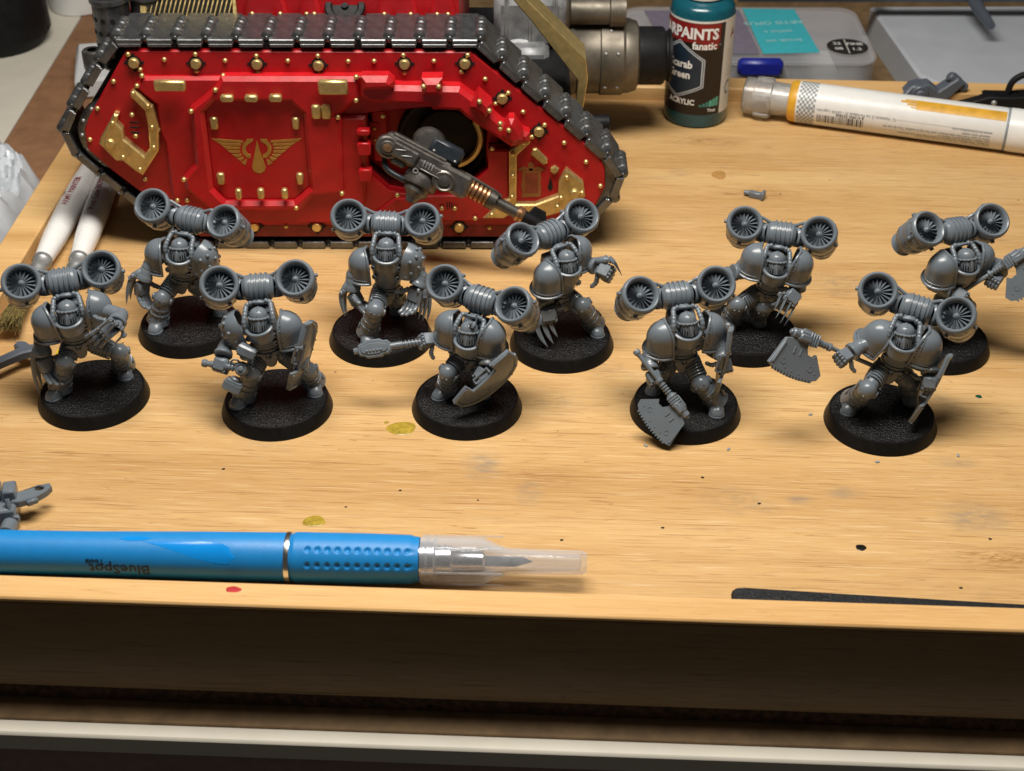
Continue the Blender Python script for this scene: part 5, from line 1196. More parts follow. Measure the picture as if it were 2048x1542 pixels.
# ---------------------------------------------------------------- the ten miniatures (lengths in cm from the middle of each base)
MINIS = [
 ((-12.18, 35.88), dict(label='grey clawed miniature reaching one claw across its chest, nearest the loose brush bristles', psi=14,
   pel=(-0.14, 0.00, 1.90), head=(-0.20, -0.24, 3.24), TL=(-1.44, 0.08, 3.92), TR=(0.67, 0.60, 4.05), padL=(-0.97, -0.28, 2.87), padR=(0.66, 0.08, 3.15), footL=(-0.91, -0.35, 0.37), toeL=(-1.03, -0.56, 0.37), footR=(0.79, 0.72, 0.37), toeR=(0.85, 0.53, 0.37), kneeL=(-0.52, -0.35, 1.53), kneeR=(0.91, 0.15, 1.54), elbL=(-1.17, -0.10, 2.13), wriL=(-1.14, -0.25, 1.69), fingL=(-1.00, -0.35, 1.11), elbR=(1.28, -0.25, 3.06), wriR=(1.23, -0.65, 3.04), fingR=(0.79, -0.95, 2.79), clawL=[((-1.37, -0.30, 1.83), (-1.39, -0.45, 0.41)), ((-1.28, -0.20, 1.77), (-1.33, -0.30, 0.55))], clawR=[((1.17, -0.95, 3.34), (0.66, -1.20, 2.95)), ((1.30, -0.90, 3.20), (0.92, -1.25, 2.88)), ((1.39, -0.80, 2.97), (1.06, -1.15, 2.76)), ((1.39, -0.70, 2.68), (1.12, -1.05, 2.52))], handL='open', handR='open', palmL=(.6, -.6, 0), palmR=(-.2, .75, -.5), thumbR=(-1, 0, 0), bendR=(0, -.5, .8), bendL=(-1, -.2, 0), hyaw=-6)),
 ((-10.01, 39.52), dict(label="grey clawed miniature with one studded shoulder standing in front of the tank's left track", psi=-14,
   pel=(-0.04, 0.05, 1.76), head=(0.07, -0.19, 3.11), TL=(-0.80, 0.65, 4.04), TR=(1.39, 0.13, 3.80), padL=(-0.80, 0.13, 2.71), padR=(0.90, -0.23, 2.82), footL=(-0.89, -0.47, 0.37), toeL=(-0.94, -0.75, 0.37), footR=(0.86, 0.56, 0.37), toeR=(0.93, 0.31, 0.37), kneeL=(-0.63, -0.35, 1.37), kneeR=(0.54, 0.25, 1.28), elbL=(-1.00, -0.05, 2.29), wriL=(-1.18, -0.15, 1.94), fingL=(-1.27, -0.20, 1.37), elbR=(1.05, 0.10, 2.09), wriR=(1.09, -0.10, 1.73), fingR=(1.03, -0.10, 1.13), clawL=[((-1.46, -0.25, 2.11), (-1.74, -0.40, 1.19)), ((-1.42, -0.15, 2.05), (-1.64, -0.25, 1.27))], handL='open', studR=True, palmL=(.7, -.5, 0), thumbL=(1, -.4, .3), bendL=(-1, 0, 0), hyaw=6)),
 ((-6.78, 35.43), dict(label='grey miniature holding a double-headed hammer and a shield', psi=5,
   pel=(-0.06, 0.05, 1.91), head=(-0.22, -0.20, 3.29), TL=(-1.30, 0.30, 4.01), TR=(0.76, 0.49, 4.10), padL=(-1.03, -0.11, 2.89), padR=(0.65, 0.02, 2.81), footL=(-0.96, -0.26, 0.37), toeL=(-1.11, -0.49, 0.37), footR=(1.06, 0.36, 0.37), toeR=(1.10, 0.16, 0.37), kneeL=(-0.57, -0.30, 1.44), kneeR=(0.93, 0.20, 1.21), elbL=(-1.24, -0.15, 2.26), wriL=(-1.28, -0.45, 2.14), fingL=(-1.36, -0.60, 1.87), elbR=(0.84, -0.10, 2.24), wriR=(0.91, -0.30, 2.11), fingR=(0.89, -0.40, 1.92), handL='fist', handR='fist', studL=True, hyaw=0, mace=((-1.86, -0.55, 1.96), (-0.74, -0.70, 1.87), (-0.57, -0.65, 2.39), (-0.99, -0.90, 1.48)), shield=((1.08, -0.50, 2.20), (.90, -.36, -.24), (.18, .1, 1)))),
 ((-4.05, 39.09), dict(label='grey clawed miniature with a studded shoulder and both claws hanging at its sides', psi=-3,
   pel=(0.26, 0.10, 1.60), head=(0.32, -0.15, 3.37), TL=(-0.81, 0.51, 4.02), TR=(1.36, 0.39, 3.97), padL=(-0.57, 0.04, 2.70), padR=(1.13, -0.04, 2.90), footL=(-0.33, -0.69, 0.37), toeL=(-0.32, -1.10, 0.37), footR=(0.40, 1.13, 0.37), toeR=(0.43, 0.98, 0.37), kneeL=(-0.06, -0.75, 1.51), kneeR=(0.48, 0.45, 1.20), elbL=(-0.74, -0.05, 2.28), wriL=(-0.78, -0.10, 1.84), fingL=(-0.57, -0.20, 1.42), elbR=(1.32, -0.10, 2.32), wriR=(1.19, -0.25, 2.06), fingR=(1.08, -0.35, 1.59), clawL=[((-1.09, -0.25, 1.81), (-1.01, -0.40, 1.07)), ((-1.01, -0.15, 1.75), (-0.96, -0.30, 1.06))], clawR=[((1.25, -0.45, 2.01), (1.12, -0.60, 1.26)), ((1.34, -0.35, 1.89), (1.20, -0.50, 1.02)), ((1.44, -0.30, 1.85), (1.32, -0.45, 0.93)), ((1.53, -0.20, 1.85), (1.46, -0.35, 0.87))], handL='open', handR='open', studR=True, palmL=(.8, -.2, 0), palmR=(-.5, -.7, 0), thumbL=(1, -.4, .3), thumbR=(-1, -.5, .2), bendL=(-1, 0, 0), bendR=(1, -.3, 0))),
 ((-1.3, 35.5), dict(label='grey miniature with a long maul stretched sideways and a notched shield facing front', psi=-22,
   pel=(0.08, 0.05, 1.68), head=(0.10, -0.18, 2.80), TL=(-0.61, 0.78, 3.75), TR=(1.31, -0.03, 3.54), padL=(-0.59, 0.24, 2.69), padR=(0.83, -0.32, 2.68), footL=(-0.67, 0.10, 0.37), toeL=(-0.81, -0.06, 0.37), footR=(0.43, 0.24, 0.37), toeR=(0.48, -0.02, 0.37), kneeL=(-0.49, -0.20, 1.36), kneeR=(0.44, -0.20, 1.39), elbL=(-0.64, 0.40, 2.19), wriL=(-0.85, 0.35, 2.12), fingL=(-0.99, 0.30, 2.14), elbR=(0.69, -0.20, 2.08), wriR=(0.60, -0.55, 1.81), fingR=(0.41, -0.70, 1.56), handL='fist', handR='fist', targeter=True, pouch=True, hyaw=8, maul=((-0.85, 0.30, 2.16), (-3.11, 0.10, 1.89)), shield=((0.69, -0.90, 1.48), (.45, -.82, -.30), (.62, .25, .75)))),
 ((1.52, 38.81), dict(label="grey miniature twisting sideways with one fist thrust out, in front of the tank's gun barrel", psi=33,
   pel=(-0.00, 0.05, 1.63), head=(0.08, -0.16, 3.15), TL=(-1.21, -0.24, 3.84), TR=(0.55, 0.93, 3.99), padL=(-0.58, -0.44, 2.66), padR=(0.56, 0.37, 3.16), footL=(-0.88, 0.41, 0.37), toeL=(-0.94, 0.16, 0.37), footR=(1.03, 0.11, 0.37), toeR=(1.13, -0.20, 0.37), kneeL=(-0.56, 0.00, 1.22), kneeR=(0.59, -0.15, 1.49), elbL=(-0.64, -0.20, 1.87), wriL=(-0.48, -0.45, 1.70), fingL=(-0.42, -0.55, 1.35), elbR=(0.68, 0.30, 2.73), wriR=(0.96, 0.10, 2.72), fingR=(1.40, -0.10, 2.59), clawL=[((-0.80, -0.60, 1.12), (-0.44, -0.85, 0.46)), ((-0.57, -0.65, 1.20), (-0.27, -0.85, 0.58)), ((-0.42, -0.60, 1.38), (-0.15, -0.80, 0.79)), ((-0.73, -0.55, 0.95), (-0.56, -0.70, 0.47))], clawR=[((1.45, -0.10, 3.02), (1.72, -0.30, 2.65)), ((1.39, 0.00, 3.04), (1.61, -0.10, 2.85)), ((1.25, 0.10, 3.02), (1.39, 0.00, 2.87))], handL='fist', handR='fist', bendL=(-1, -.4, 0), bendR=(0, -.3, 1), hyaw=-14)),
 ((5.0, 35.33), dict(label='grey miniature holding a toothed axe down over its base and a shield seen edge-on', psi=10,
   pel=(-0.22, 0.05, 1.82), head=(-0.18, -0.20, 3.25), TL=(-1.45, 0.21, 3.84), TR=(0.65, 0.58, 3.95), padL=(-0.97, -0.18, 2.71), padR=(0.66, 0.08, 2.85), footL=(-0.83, 0.60, 0.37), toeL=(-0.97, 0.35, 0.37), footR=(0.82, -0.47, 0.37), toeR=(0.80, -0.75, 0.37), kneeL=(-0.69, 0.05, 1.44), kneeR=(0.34, -0.35, 1.23), elbL=(-1.18, -0.20, 2.07), wriL=(-1.13, -0.45, 1.81), fingL=(-1.04, -0.60, 1.63), elbR=(0.80, -0.10, 2.33), wriR=(0.89, -0.25, 2.09), fingR=(0.95, -0.35, 1.87), handL='fist', handR='fist', hyaw=6, axe=((-1.58, -0.35, 2.37), (-0.24, -1.35, 0.99), -1, 6., 1.1), shield=((1.03, -0.35, 2.04), (.97, -.16, -.12), (.10, .05, 1)))),
 ((7.24, 39.16), dict(label='grey clawed miniature striding behind the axe-and-shield figure, claws pointing down', psi=-13,
   pel=(0.49, 0.05, 1.57), head=(0.62, -0.19, 2.93), TL=(-0.30, 0.63, 3.72), TR=(1.84, 0.15, 3.66), padL=(-0.11, 0.12, 2.83), padR=(1.43, -0.22, 2.81), footL=(-0.50, 0.15, 0.37), toeL=(-0.60, -0.08, 0.37), footR=(0.40, 0.45, 0.37), toeR=(0.40, 0.21, 0.37), kneeL=(-0.40, -0.10, 1.30), kneeR=(0.42, 0.00, 1.18), elbL=(-0.26, 0.25, 2.23), wriL=(-0.62, 0.10, 2.32), fingL=(-0.81, 0.00, 2.32), elbR=(1.37, -0.10, 2.21), wriR=(1.29, -0.40, 2.04), fingR=(0.93, -0.70, 1.69), clawR=[((0.74, -0.70, 2.04), (0.58, -0.85, 1.59)), ((0.90, -0.75, 1.96), (0.64, -0.95, 1.38)), ((1.07, -0.70, 1.81), (0.79, -0.95, 1.19)), ((1.24, -0.65, 1.72), (0.93, -0.90, 1.06))], handL='fist', handR='relaxed', palmR=(-.4, .5, -.6), thumbR=(-1, 0, .2), bendR=(.3, -.7, .4), hyaw=6)),
 ((10.53, 34.84), dict(label='grey miniature swinging a toothed axe out sideways with a shield hanging low', psi=-22,
   pel=(0.07, 0.05, 1.79), head=(0.20, -0.18, 3.20), TL=(-0.46, 0.78, 3.95), TR=(1.54, -0.03, 3.68), padL=(-0.53, 0.24, 2.84), padR=(0.94, -0.32, 2.87), footL=(-0.88, 0.12, 0.37), toeL=(-1.07, -0.22, 0.37), footR=(0.93, 0.64, 0.37), toeR=(0.92, 0.39, 0.37), kneeL=(-0.66, -0.50, 1.52), kneeR=(0.68, 0.10, 1.40), elbL=(-0.92, 0.05, 2.58), wriL=(-1.17, -0.10, 2.48), fingL=(-1.31, -0.20, 2.46), elbR=(0.98, -0.25, 2.24), wriR=(1.00, -0.50, 2.06), fingR=(0.97, -0.65, 1.75), handL='fist', handR='fist', hyaw=8, tiltL=-22, axe=((-0.14, 0.10, 1.76), (-2.75, -0.35, 3.25), 1, 0.), shield=((1.20, -0.60, 1.60), (.86, -.42, -.28), (.42, .1, .9)))),
 ((13.03, 38.79), dict(label='grey miniature carrying a toothed axe upright across its body, without a shield', psi=20,
   pel=(0.22, 0.00, 1.75), head=(0.29, -0.23, 3.30), TL=(-0.90, -0.04, 4.15), TR=(1.17, 0.70, 4.01), padL=(-0.50, -0.35, 3.00), padR=(0.97, 0.16, 3.10), footL=(-0.45, -0.35, 0.37), toeL=(-0.40, -0.80, 0.37), footR=(0.75, 0.50, 0.37), toeR=(0.95, 0.10, 0.37), kneeL=(-0.20, -0.50, 1.30), kneeR=(0.75, 0.20, 1.25), elbL=(-0.51, -0.10, 2.28), wriL=(-0.00, -0.50, 2.28), fingL=(0.16, -0.60, 2.22), elbR=(1.44, 0.15, 2.80), wriR=(1.37, -0.20, 2.71), fingR=(1.22, -0.40, 2.65), handL='fist', handR='fist', axe=((0.02, -0.55, 2.07), (1.89, -0.35, 3.52), -1, 0.))),
]
for k, (loc, sp) in enumerate(MINIS): miniature(k, loc, sp)
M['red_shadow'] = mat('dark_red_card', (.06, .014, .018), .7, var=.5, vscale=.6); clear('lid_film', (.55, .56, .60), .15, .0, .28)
# ---------------------------------------------------------------- paint bottle
def bottle():
    o = thing('paint_bottle', 'teal paint dropper bottle with black and red label standing behind the tank gun', 'paint bottle', (7.18, 55.1, 0)); r = 1.235
    put('body', MB().lathe([(0, 0.03), (1.05, .0), (1.19, .06), (r, .18), (r, 4.42), (1.20, 4.50), (1.20, 4.62), (1.08, 4.78), (.95, 4.86), (.75, 4.95), (.75, 5.05), (0, 5.05)], 56), M['teal_plastic'], o)
    put('cap', MB().lathe([(.82, 5.0), (.84, 5.1), (.80, 6.2), (.5, 7.2), (.3, 7.6), (0, 7.6)], 32), M['cap_white'], o)
    a0 = radians(-90); rl = r + .008
    fn = lambda k: (lambda vs: wrapped(vs, r + k, a0, 0))
    z0, z1 = .60, 4.36
    def lab(name, x0, x1, y0, y1, k, m, parent=None, nx=24):
        mb = MB(); patch(mb, x0, x1, y0, y1, fn(k), nx); return put(name, mb, M[m], parent or o)
    L = lab('label', -3.8, 3.8, z0, z1, .006, 'label_black', None, 80)
    lab('label_edge', -3.8, 3.8, z1 - .07, z1 + .02, .010, 'label_white', L, 80)
    lab('label_panel', .84, 3.0, z0 - .02, z1 - .06, .012, 'label_white', L)
    lab('label_band', -2.6, .62, 3.52, 4.27, .012, 'label_red', L, 40); lab('label_band', -.10, .56, 3.28, 3.56, .011, 'label_red', L, 10)
    def hexa(s, m, k, cx=-.98, cz=2.42):
        P = [(cx - 1.02 * s, cz + .42 * s), (cx, cz + 1.10 * s), (cx + 1.02 * s, cz + .42 * s), (cx + 1.02 * s, cz - .66 * s), (cx, cz - 1.16 * s), (cx - 1.02 * s, cz - .66 * s)]
        mb = MB(); polypatch(mb, P[::-1], fn(k), 14); put('name_panel', mb, M[m], L)
    hexa(1.04, 'label_silver', .016); hexa(1.0, 'label_black', .019); hexa(.97, 'label_silver', .021); hexa(.92, 'label_navy', .024)
    def txt(body, s, x, z, m, k, bold=.012, align='LEFT'):
        vs, fs = text_mesh(body, s, align, bold); mb = MB(); mb.add(fn(k)([(a * .92 + x, b + z, 0) for a, b, c in vs]), fs); put('lettering', mb, M[m], L, 10)
    txt('WARPAINTS', .58, .54, 3.86, 'print_white', .028, .022, 'RIGHT'); txt('fanatic', .40, .50, 3.40, 'print_white', .02, .012, 'RIGHT'); txt('TM', .10, .56, 3.44, 'print_grey', .02, .002)
    txt('Scarab', .42, -.40, 2.62, 'print_white', .03, .014, 'RIGHT'); txt('Green', .42, -.46, 2.20, 'print_white', .03, .014, 'RIGHT')
    txt('ACRYLIC', .30, -.78, 1.10, 'print_white', .02, .012, 'CENTER'); txt('Tints', .19, .30, .78, 'print_white', .02, .004)
    for i in range(6):
        mb = MB(); x = -.04 + i * .135; patch(mb, x, x + .115, .94, 1.03 + i * .055, fn(.014), 2); put('tint_swatch', mb, M['mint' if i > 2 else 'mint_dark'], L)
    for i in range(9): txt('lorem ipsum dolor'[:0] or '- - -- --- --', .11, 1.02, 3.1 - i * .13, 'print_grey', .016, .004)
    mb = MB(); pts = [(1.28 + .22 * cos(a), 1.55 + .30 * sin(a)) for a in [radians(40 + 250 * i / 12) for i in range(13)]]
    vs = []
    for x, y in pts: vs += [(x, y, 0), (1.28 + (x - 1.28) * .6, 1.55 + (y - 1.55) * .6, 0)]
    mb.add(fn(.016)(vs), [(2 * i, 2 * i + 1, 2 * i + 3, 2 * i + 2) for i in range(12)]); put('arrow_mark', mb, M['print_grey'], L)
    txt('A', .5, 1.20, 3.72, 'label_red', .016, .01)
bottle()

# ---------------------------------------------------------------- marker pen
def marker():
    A = Vector((9.1, 55.35, .80)); B = Vector((19.6, 52.0, .80)); d = B - A
    o = thing('paint_marker', 'white paint marker with checkered band, gold brush stroke and translucent cap', 'marker', tuple(A), math.atan2(d.y, d.x))
    F = R(90, 'Y'); r = .80
    put('barrel', MB().lathe([(0, 2.05), (.70, 2.05), (r, 2.12), (r, 9.9), (.78, 9.95), (0, 9.95)], 48, F), M['cap_white'], o)
    put('collar_ring', MB().lathe([(.6, 1.78), (.72, 1.80), (.80, 1.92), (.80, 2.13), (.6, 2.13)], 40, F), M['ochre'], o)
    put('end_cap', MB().lathe([(0, 10.02), (.8, 10.02), (.82, 10.1), (.82, 13.5), (.7, 13.8), (0, 13.8)], 40, F), M['cap_white'], o)
    put('seam_ring', MB().lathe([(.7, 9.93), (.81, 9.94), (.81, 10.03), (.7, 10.03)], 40, F), M['print_grey'], o)
    c = MB(); c.lathe([(0, 0), (.62, 0), (.70, .06), (.70, .42), (.76, .46), (.76, 1.1), (.66, 1.14), (.62, 1.8), (.55, 1.8), (.56, 1.1), (.62, .4), (.58, .12), (0, .12)], 36, F)
    for a in range(6): q = Matrix.Rotation(radians(60 * a + 12), 4, 'X'); c.box((.62, .22, .10), q @ T(.78, 0, .77), .03)
    put('cap', c, M['frosted_cap'], o)
    put('tip', MB().lathe([(0, .3), (.16, .34), (.2, .9), (.45, 1.0), (.5, 1.8), (0, 1.8)], 20, F), M['cap_white'], o)
    bend = lambda k: (lambda vs: [(x, -(r + k) * cos(y / r), (r + k) * sin(y / r)) for x, y, *_ in vs])
    ck = MB(); n = 0
    for i in range(8):
        for j in range(24):
            if (i + j) % 2: continue
            x = 2.18 + i * .085; y = -.75 + j * .105; patch(ck, x, x + .085, y, y + .105, bend(.006), 1)
    k_ = put('check_band', ck, M['print_grey'], o); k_['kind'] = 'stuff'
    bc = MB(); rnd = random.Random(3); x = 2.98
    while x < 4.75:
        w = rnd.choice((.02, .03, .05, .02)); patch(bc, x, x + w, -.42, -.06, bend(.006), 1, 3); x += w + rnd.choice((.02, .03, .045))
    k_ = put('barcode', bc, M['print_black'], o); k_['kind'] = 'stuff'
    def txt(body, s, x, y, m='print_grey', align='LEFT'):
        vs, fs = text_mesh(body, s, align, .002); mb = MB(); mb.add(bend(.006)([(x - a, y - b, 0) for a, b, c in vs]), fs); put('lettering', mb, M[m], o, 10)
    txt('C/ Valsalado 2. La Portalada III - 26006 Logroño (Spain)', .155, 5.95, .13); txt('8 413956 933908', .15, 4.75, .02, 'print_black'); txt('www.av-interactive.com', .15, 9.5, .10)
    for i, l in enumerate(('cleaned with water.', 'How to use: Press the rear button until the tip is soaked. The tip can be', 'any water, creating paint. Allow to', 'surfaces. Permanent, subsequent weathering with any product', 'paint and dry again. Use acrylic varnish to protect')):
        txt(l, .135, 9.45, -.04 - i * .125)
    pt = MB(); patch(pt, 6.6, 9.9, .62, 1.05, bend(.007), 16, 4); put('paint_stroke', pt, M['ochre'], o)
    for i, (x0, y0, y1) in enumerate(((6.0, .86, .96), (6.25, .76, .84), (6.15, .98, 1.04), (6.4, .66, .72))): 
        mb = MB(); patch(mb, x0, 6.62, y0, y1, bend(.0075), 4); put('paint_stroke', mb, M['ochre'], o)
    bl = MB(); patch(bl, 5.95, 9.5, .135, .142, bend(.006), 4); put('rule_line', bl, M['print_grey'], o)
marker()

# ---------------------------------------------------------------- brushes lying by the left rim
def brush(label, A, B, r, bristle, words):
    A, B = Vector(A), Vector(B); d = (A - B); L = d.length
    o = thing('paint_brush', label, 'paint brush', tuple(B)); M0 = frame((0, 0, 0), d, (0, 0, 1)); h = MB()
    h.lathe([(r * .62, -.02), (r * .72, .1), (r * .95, 1.4), (r * 1.05, 3.2), (r, 5.2), (r * .7, L), (r * .3, L + 2), (0, L + 2.1)], 28, M0); put('handle', h, M['brush_white'], o)
    f = MB(); f.lathe([(r * .52, -1.5), (r * .56, -.75), (r * .70, -.7), (r * .70, -.55), (r * .62, -.5), (r * .66, -.2), (r * .76, -.15), (r * .76, .02), (r * .6, .04)], 24, M0); put('ferrule', f, M['steel_lite'], o)
    if bristle:
        n = M0 @ R(0, 'Z'); f2 = MB(); f2.box((.30, .62, 1.5), M0 @ T(0, 0, -2.3), .08, taper=.75); put('flat_ferrule', f2, M['gunmetal'], o)
        b = MB(); rnd = random.Random(5)
        for i in range(170):
            x, y = rnd.uniform(-.13, .13), rnd.uniform(-.28, .28); l = rnd.uniform(.75, 1.15); sx, sy = rnd.gauss(0, .06), rnd.gauss(0, .08)
            b.tube([M0 @ Vector((x, y, -2.9)), M0 @ Vector((x * 1.1 + sx * .3, y * 1.12 + sy * .3, -3.2 - l * .4)), M0 @ Vector((max(-.3, x + sx), y * 1.2 + sy, -3.1 - l))], [.022, .022, .008], 4)
        k = put('bristles', b, M['bristle'], o); k['kind'] = 'stuff'
    for body, s, z, off in words:
        vs, fs = text_mesh(body, s, 'LEFT', .004); mb = MB(); rr = r * 1.03 + .008
        ang0 = math.atan2(-.72, .0)
        q = [(rr * cos((b - off) / rr + .45), -rr * sin((b - off) / rr + .45) * -1, z + a) for a, b, c in vs]
        # x local of M0 points up, y sideways
        mb.add([M0 @ Vector((rr * cos((b + off) / rr), -rr * sin((b + off) / rr), z + a)) for a, b, c in vs], fs); put('lettering', mb, M['print_maroon'], o, 10)
brush('white handled flat brush with stained bristles, nearer the tray rim', (-15.32, 50.5, .45), (-15.42, 43.0, .45), .42, True, [('ARMY PAINTER', .30, 3.0, .0), ('THE', .16, 3.8, .26)])
brush('white handled brush with product code print, nearer the tank track', (-14.62, 50.5, .45), (-14.25, 43.1, .45), .42, False, [('Prod. Code BR7008', .30, 2.6, .02)])

# ---------------------------------------------------------------- loose grey parts
def spare_bracket():
    o = thing('model_part', 'loose grey plastic model part with a pierced arm, left of the blue knife', 'model part', (-13.2, 30.35, 0))
    b = MB(); b.box((1.3, .95, .62), T(-.35, .05, .33) @ R(12, 'Z'), .06); b.box((.7, .6, .5), T(-.45, .25, .75) @ R(12, 'Z'), .08); b.lathe([(.0, 0), (.30, 0), (.30, .22), (.2, .26), (.16, .2), (0, .2)], 20, T(-.55, .3, .98)); b.box((.34, .5, .55), T(.12, .3, .68) @ R(12, 'Z'), .04)
    b.tube(smoothpts([(.16, -.1, .85), (.22, -.2, .62), (.28, -.26, .42), (.42, -.25, .36)]), [.07] * 19, 8); put('body', b, M['grey'], o)
    a = MB(); a.prism([(.2, .35), (.9, .75), (1.02, .78), (1.1, .66), (1.02, .45), (.8, .2), (.45, 0), (.2, -.02)], .50, .70, None, .03, [[(.80 + .12 * cos(t), .56 + .085 * sin(t)) for t in [2 * pi * i / 14 for i in range(14)]]]); a.box((.3, .12, .16), T(.72, .12, .58) @ R(35, 'Z'), .03); put('pierced_arm', a, M['grey'], o)
    c = MB(); c.lathe([(0, -.5), (.21, -.5), (.21, .1), (.15, .12), (.13, .05), (.10, .05), (.09, .09), (0, .09)], 20, T(.2, -.62, .22) @ R(90, 'X')); c.lathe([(0, -.4), (.17, -.4), (.17, .1), (.1, .1), (.1, .04), (0, .04)], 18, T(-.28, -.62, .18) @ R(90, 'X')); put('tube', c, M['grey'], o)
spare_bracket()
def hook_part():
    o = thing('model_part', 'loose grey plastic hook arm poking in beside the leftmost miniature', 'model part', (-15.2, 37.0, 0))
    b = MB(); b.prism([(-.9, -.75), (-.75, -.95), (.62, .35), (.95, .5), (1.25, .75), (1.1, .9), (.75, .82), (.55, 1.0), (.3, 1.0), (.25, .8), (.42, .62)], .36, .62, None, .05); put('arm', b, M['sprue_dark'], o)
    c = MB(); c.ball(.32, T(-.75, -.65, .32), 16, 10); c.ball(.26, T(-.45, -1.25, .26), 16, 10); c.tube([(-.75, -.65, .32), (-.45, -1.25, .26)], .14, 8); put('ball_joint', c, M['sprue_dark'], o)
hook_part()
bt = MB(); bt.box((.55, .22, .22), T(0, 0, .12) @ R(-25, 'Z'), .03); bt.box((.12, .34, .30), T(.22, -.1, .15) @ R(-25, 'Z'), .03); bt.lathe(cap_prof(.09, 0, .35, .02), 10, T(-.1, .05, .13) @ R(-25, 'Z') @ R(-90, 'Y'))
tag(put('plastic_offcut', bt, M['grey'], None, 38, (8.73, 48.3, 0)), 'tiny grey plastic offcut alone on the tray right of the tank', 'offcut')
def gun_part():
    o = thing('model_part', 'loose grey plastic weapon part lying behind the white marker', 'model part', (16.3, 56.2, 0))
    b = MB(); b.prism([(-1.6, .1), (-.9, .35), (-.5, .9), (.2, 1.0), (.6, .7), (1.3, 1.25), (1.6, 1.0), (1.0, .3), (.6, .1), (.3, .3), (.0, .1)], -.3, .3, R(90, 'X'), .06); b.lathe(cap_prof(.34, -.42, .42, .05), 18, T(-.15, 0, .62) @ R(90, 'X')); b.lathe(cap_prof(.2, -.55, .55, .05), 14, T(-.15, 0, .62) @ R(90, 'X')); b.lathe(cap_prof(.2, -.35, .6, .05), 14, T(1.25, 0, 1.05) @ R(38, 'Y') @ R(90, 'Y')); put('body', b, M['sprue_dark'], o)
    put('rail', MB().box((1.2, .3, .14), T(-.9, 0, .35) @ R(-28, 'Y'), .03), M['sprue_dark'], o)
gun_part()
def clip_tool():
    o = thing('black_clip', 'black plastic clip with curved ring handle behind the marker end', 'clip', (19.4, 55.9, 0))
    put('jaw', MB().prism([(-2.0, .1), (-1.7, .25), (-.6, .62), (.2, .6), (3.2, .75), (3.2, .1), (.2, .0), (-.6, .15)], -.35, .35, R(90, 'X'), .06), M['black_metal'], o)
    put('ring_handle', MB().tube(smoothpts([(.2, 0, .5), (.35, 0, 1.15), (.85, 0, 1.45), (1.35, 0, 1.3), (1.6, 0, .6)]), .13, 10), M['black_metal'], o)
    put('pivot_pin', MB().stud((-.35, -.36, .38), (0, -1, 0), .12), M['steel_lite'], o)
clip_tool()

# ---------------------------------------------------------------- behind the tray
def case():
    o = thing('storage_case', 'translucent plastic storage case with teal card inside behind the paint bottle', 'storage case', (10.2, 63.1, -3.09))
    s = MB(); t = .09; W2, D2, H = 10.4, 6.1, 3.21
    outl = []
    for cx_, cy_, a in ((W2 / 2 - .9, D2 / 2 - .9, 0), (-W2 / 2 + .9, D2 / 2 - .9, 90), (-W2 / 2 + .9, -D2 / 2 + .9, 180), (W2 / 2 - .9, -D2 / 2 + .9, 270)):
        outl += [(cx_ + .9 * cos(radians(a + 15 * i)), cy_ + .9 * sin(radians(a + 15 * i))) for i in range(7)]
    inn = [(x * .975, y * .96) for x, y in outl]
    s.prism(outl, 0, H - .12, None, .02, [inn]); s.prism([(x * .97, y * .955) for x, y in outl], 0.0, .1, None, .02); put('box', s, M['milky_plastic'], o)
    l = MB(); l.prism([(x * 1.015, y * 1.02) for x, y in outl], H - .1, H + .05, None, .05); put('lid', l, M['lid_film'], o)
    for x in (-2.2, 1.6): put('divider', MB().box((.06, D2 - .5, 2.2), T(x, 0, 1.25), .01), M['milky_plastic'], o)
    for x, y, w, d_, c_ in ((-3.6, .2, 2.0, 4.6, 'card_purple'), (-.4, .6, 2.6, 4.0, 'kraft'), (3.2, .3, 2.2, 4.4, 'cap_white'), (3.6, -1.6, 1.6, .5, 'ochre')): put('insert', MB().box((w, d_, 1.3), T(x, y, .8), .1), M[c_], o)
    put('latch', MB().box((.5, .35, .5), T(W2 / 2 + .2, 1.2, 2.4), .1), M['clear_plastic'], o)
case()
def flatthing(name, label, cat, pts, z, h, m, texts=(), tm='card_text'):
    o = put(name, MB().prism(pts, z, z + h, None, .005), M[m]); tag(o, label, cat)
    for body, s, x, y, a in texts:
        vs, fs = text_mesh(body, s, 'CENTER', .01); mb = MB(); mb.add(vs, fs, T(x, y, z + h + .006) @ R(a, 'Z')); put('lettering', mb, M[tm], o, 10)
    return o
flatthing('teal_card', 'teal printed card lying on the translucent storage case', 'card', [(10.36, 65.9), (12.70, 65.8), (13.06, 60.95), (10.62, 60.8)], .19, .02, 'card_teal', [('ARTIS OPUS', .5, 11.55, 64.2, 186), ('series s', .42, 11.6, 63.2, 186), ('brush set', .42, 11.7, 62.2, 186)])
flatthing('purple_card', 'dull purple card beside the teal card on the storage case', 'card', [(5.9, 65.6), (10.2, 65.7), (10.5, 60.8), (6.7, 60.75)], .19, .02, 'card_purple', [('M', .8, 7.2, 62.0, 10)], 'label_white')
stk = MB(); stk.lathe([(0, .19), (.88, .19), (.88, .205), (0, .206)], 36, T(14.35, 61.6, 0) @ Matrix.Diagonal((1, .95, 1, 1)))
so_ = tag(put('round_sticker', stk, M['print_black']), 'round black sticker with white print on the storage case lid', 'sticker')
for b_, x, y in (('22', 13.95, 61.9), ('FINE', 14.7, 61.85), ('08', 13.95, 61.35), ('1.2', 14.7, 61.3)):
    vs, fs = text_mesh(b_, .36, 'CENTER', .008); mb = MB(); mb.add(vs, fs, T(x, y, .21)); put('lettering', mb, M['label_white'], so_, 10)
mb = MB(); mb.box((.04, 1.5, .004), T(14.32, 61.6, .209), .001); put('rule_line', mb, M['label_white'], so_)
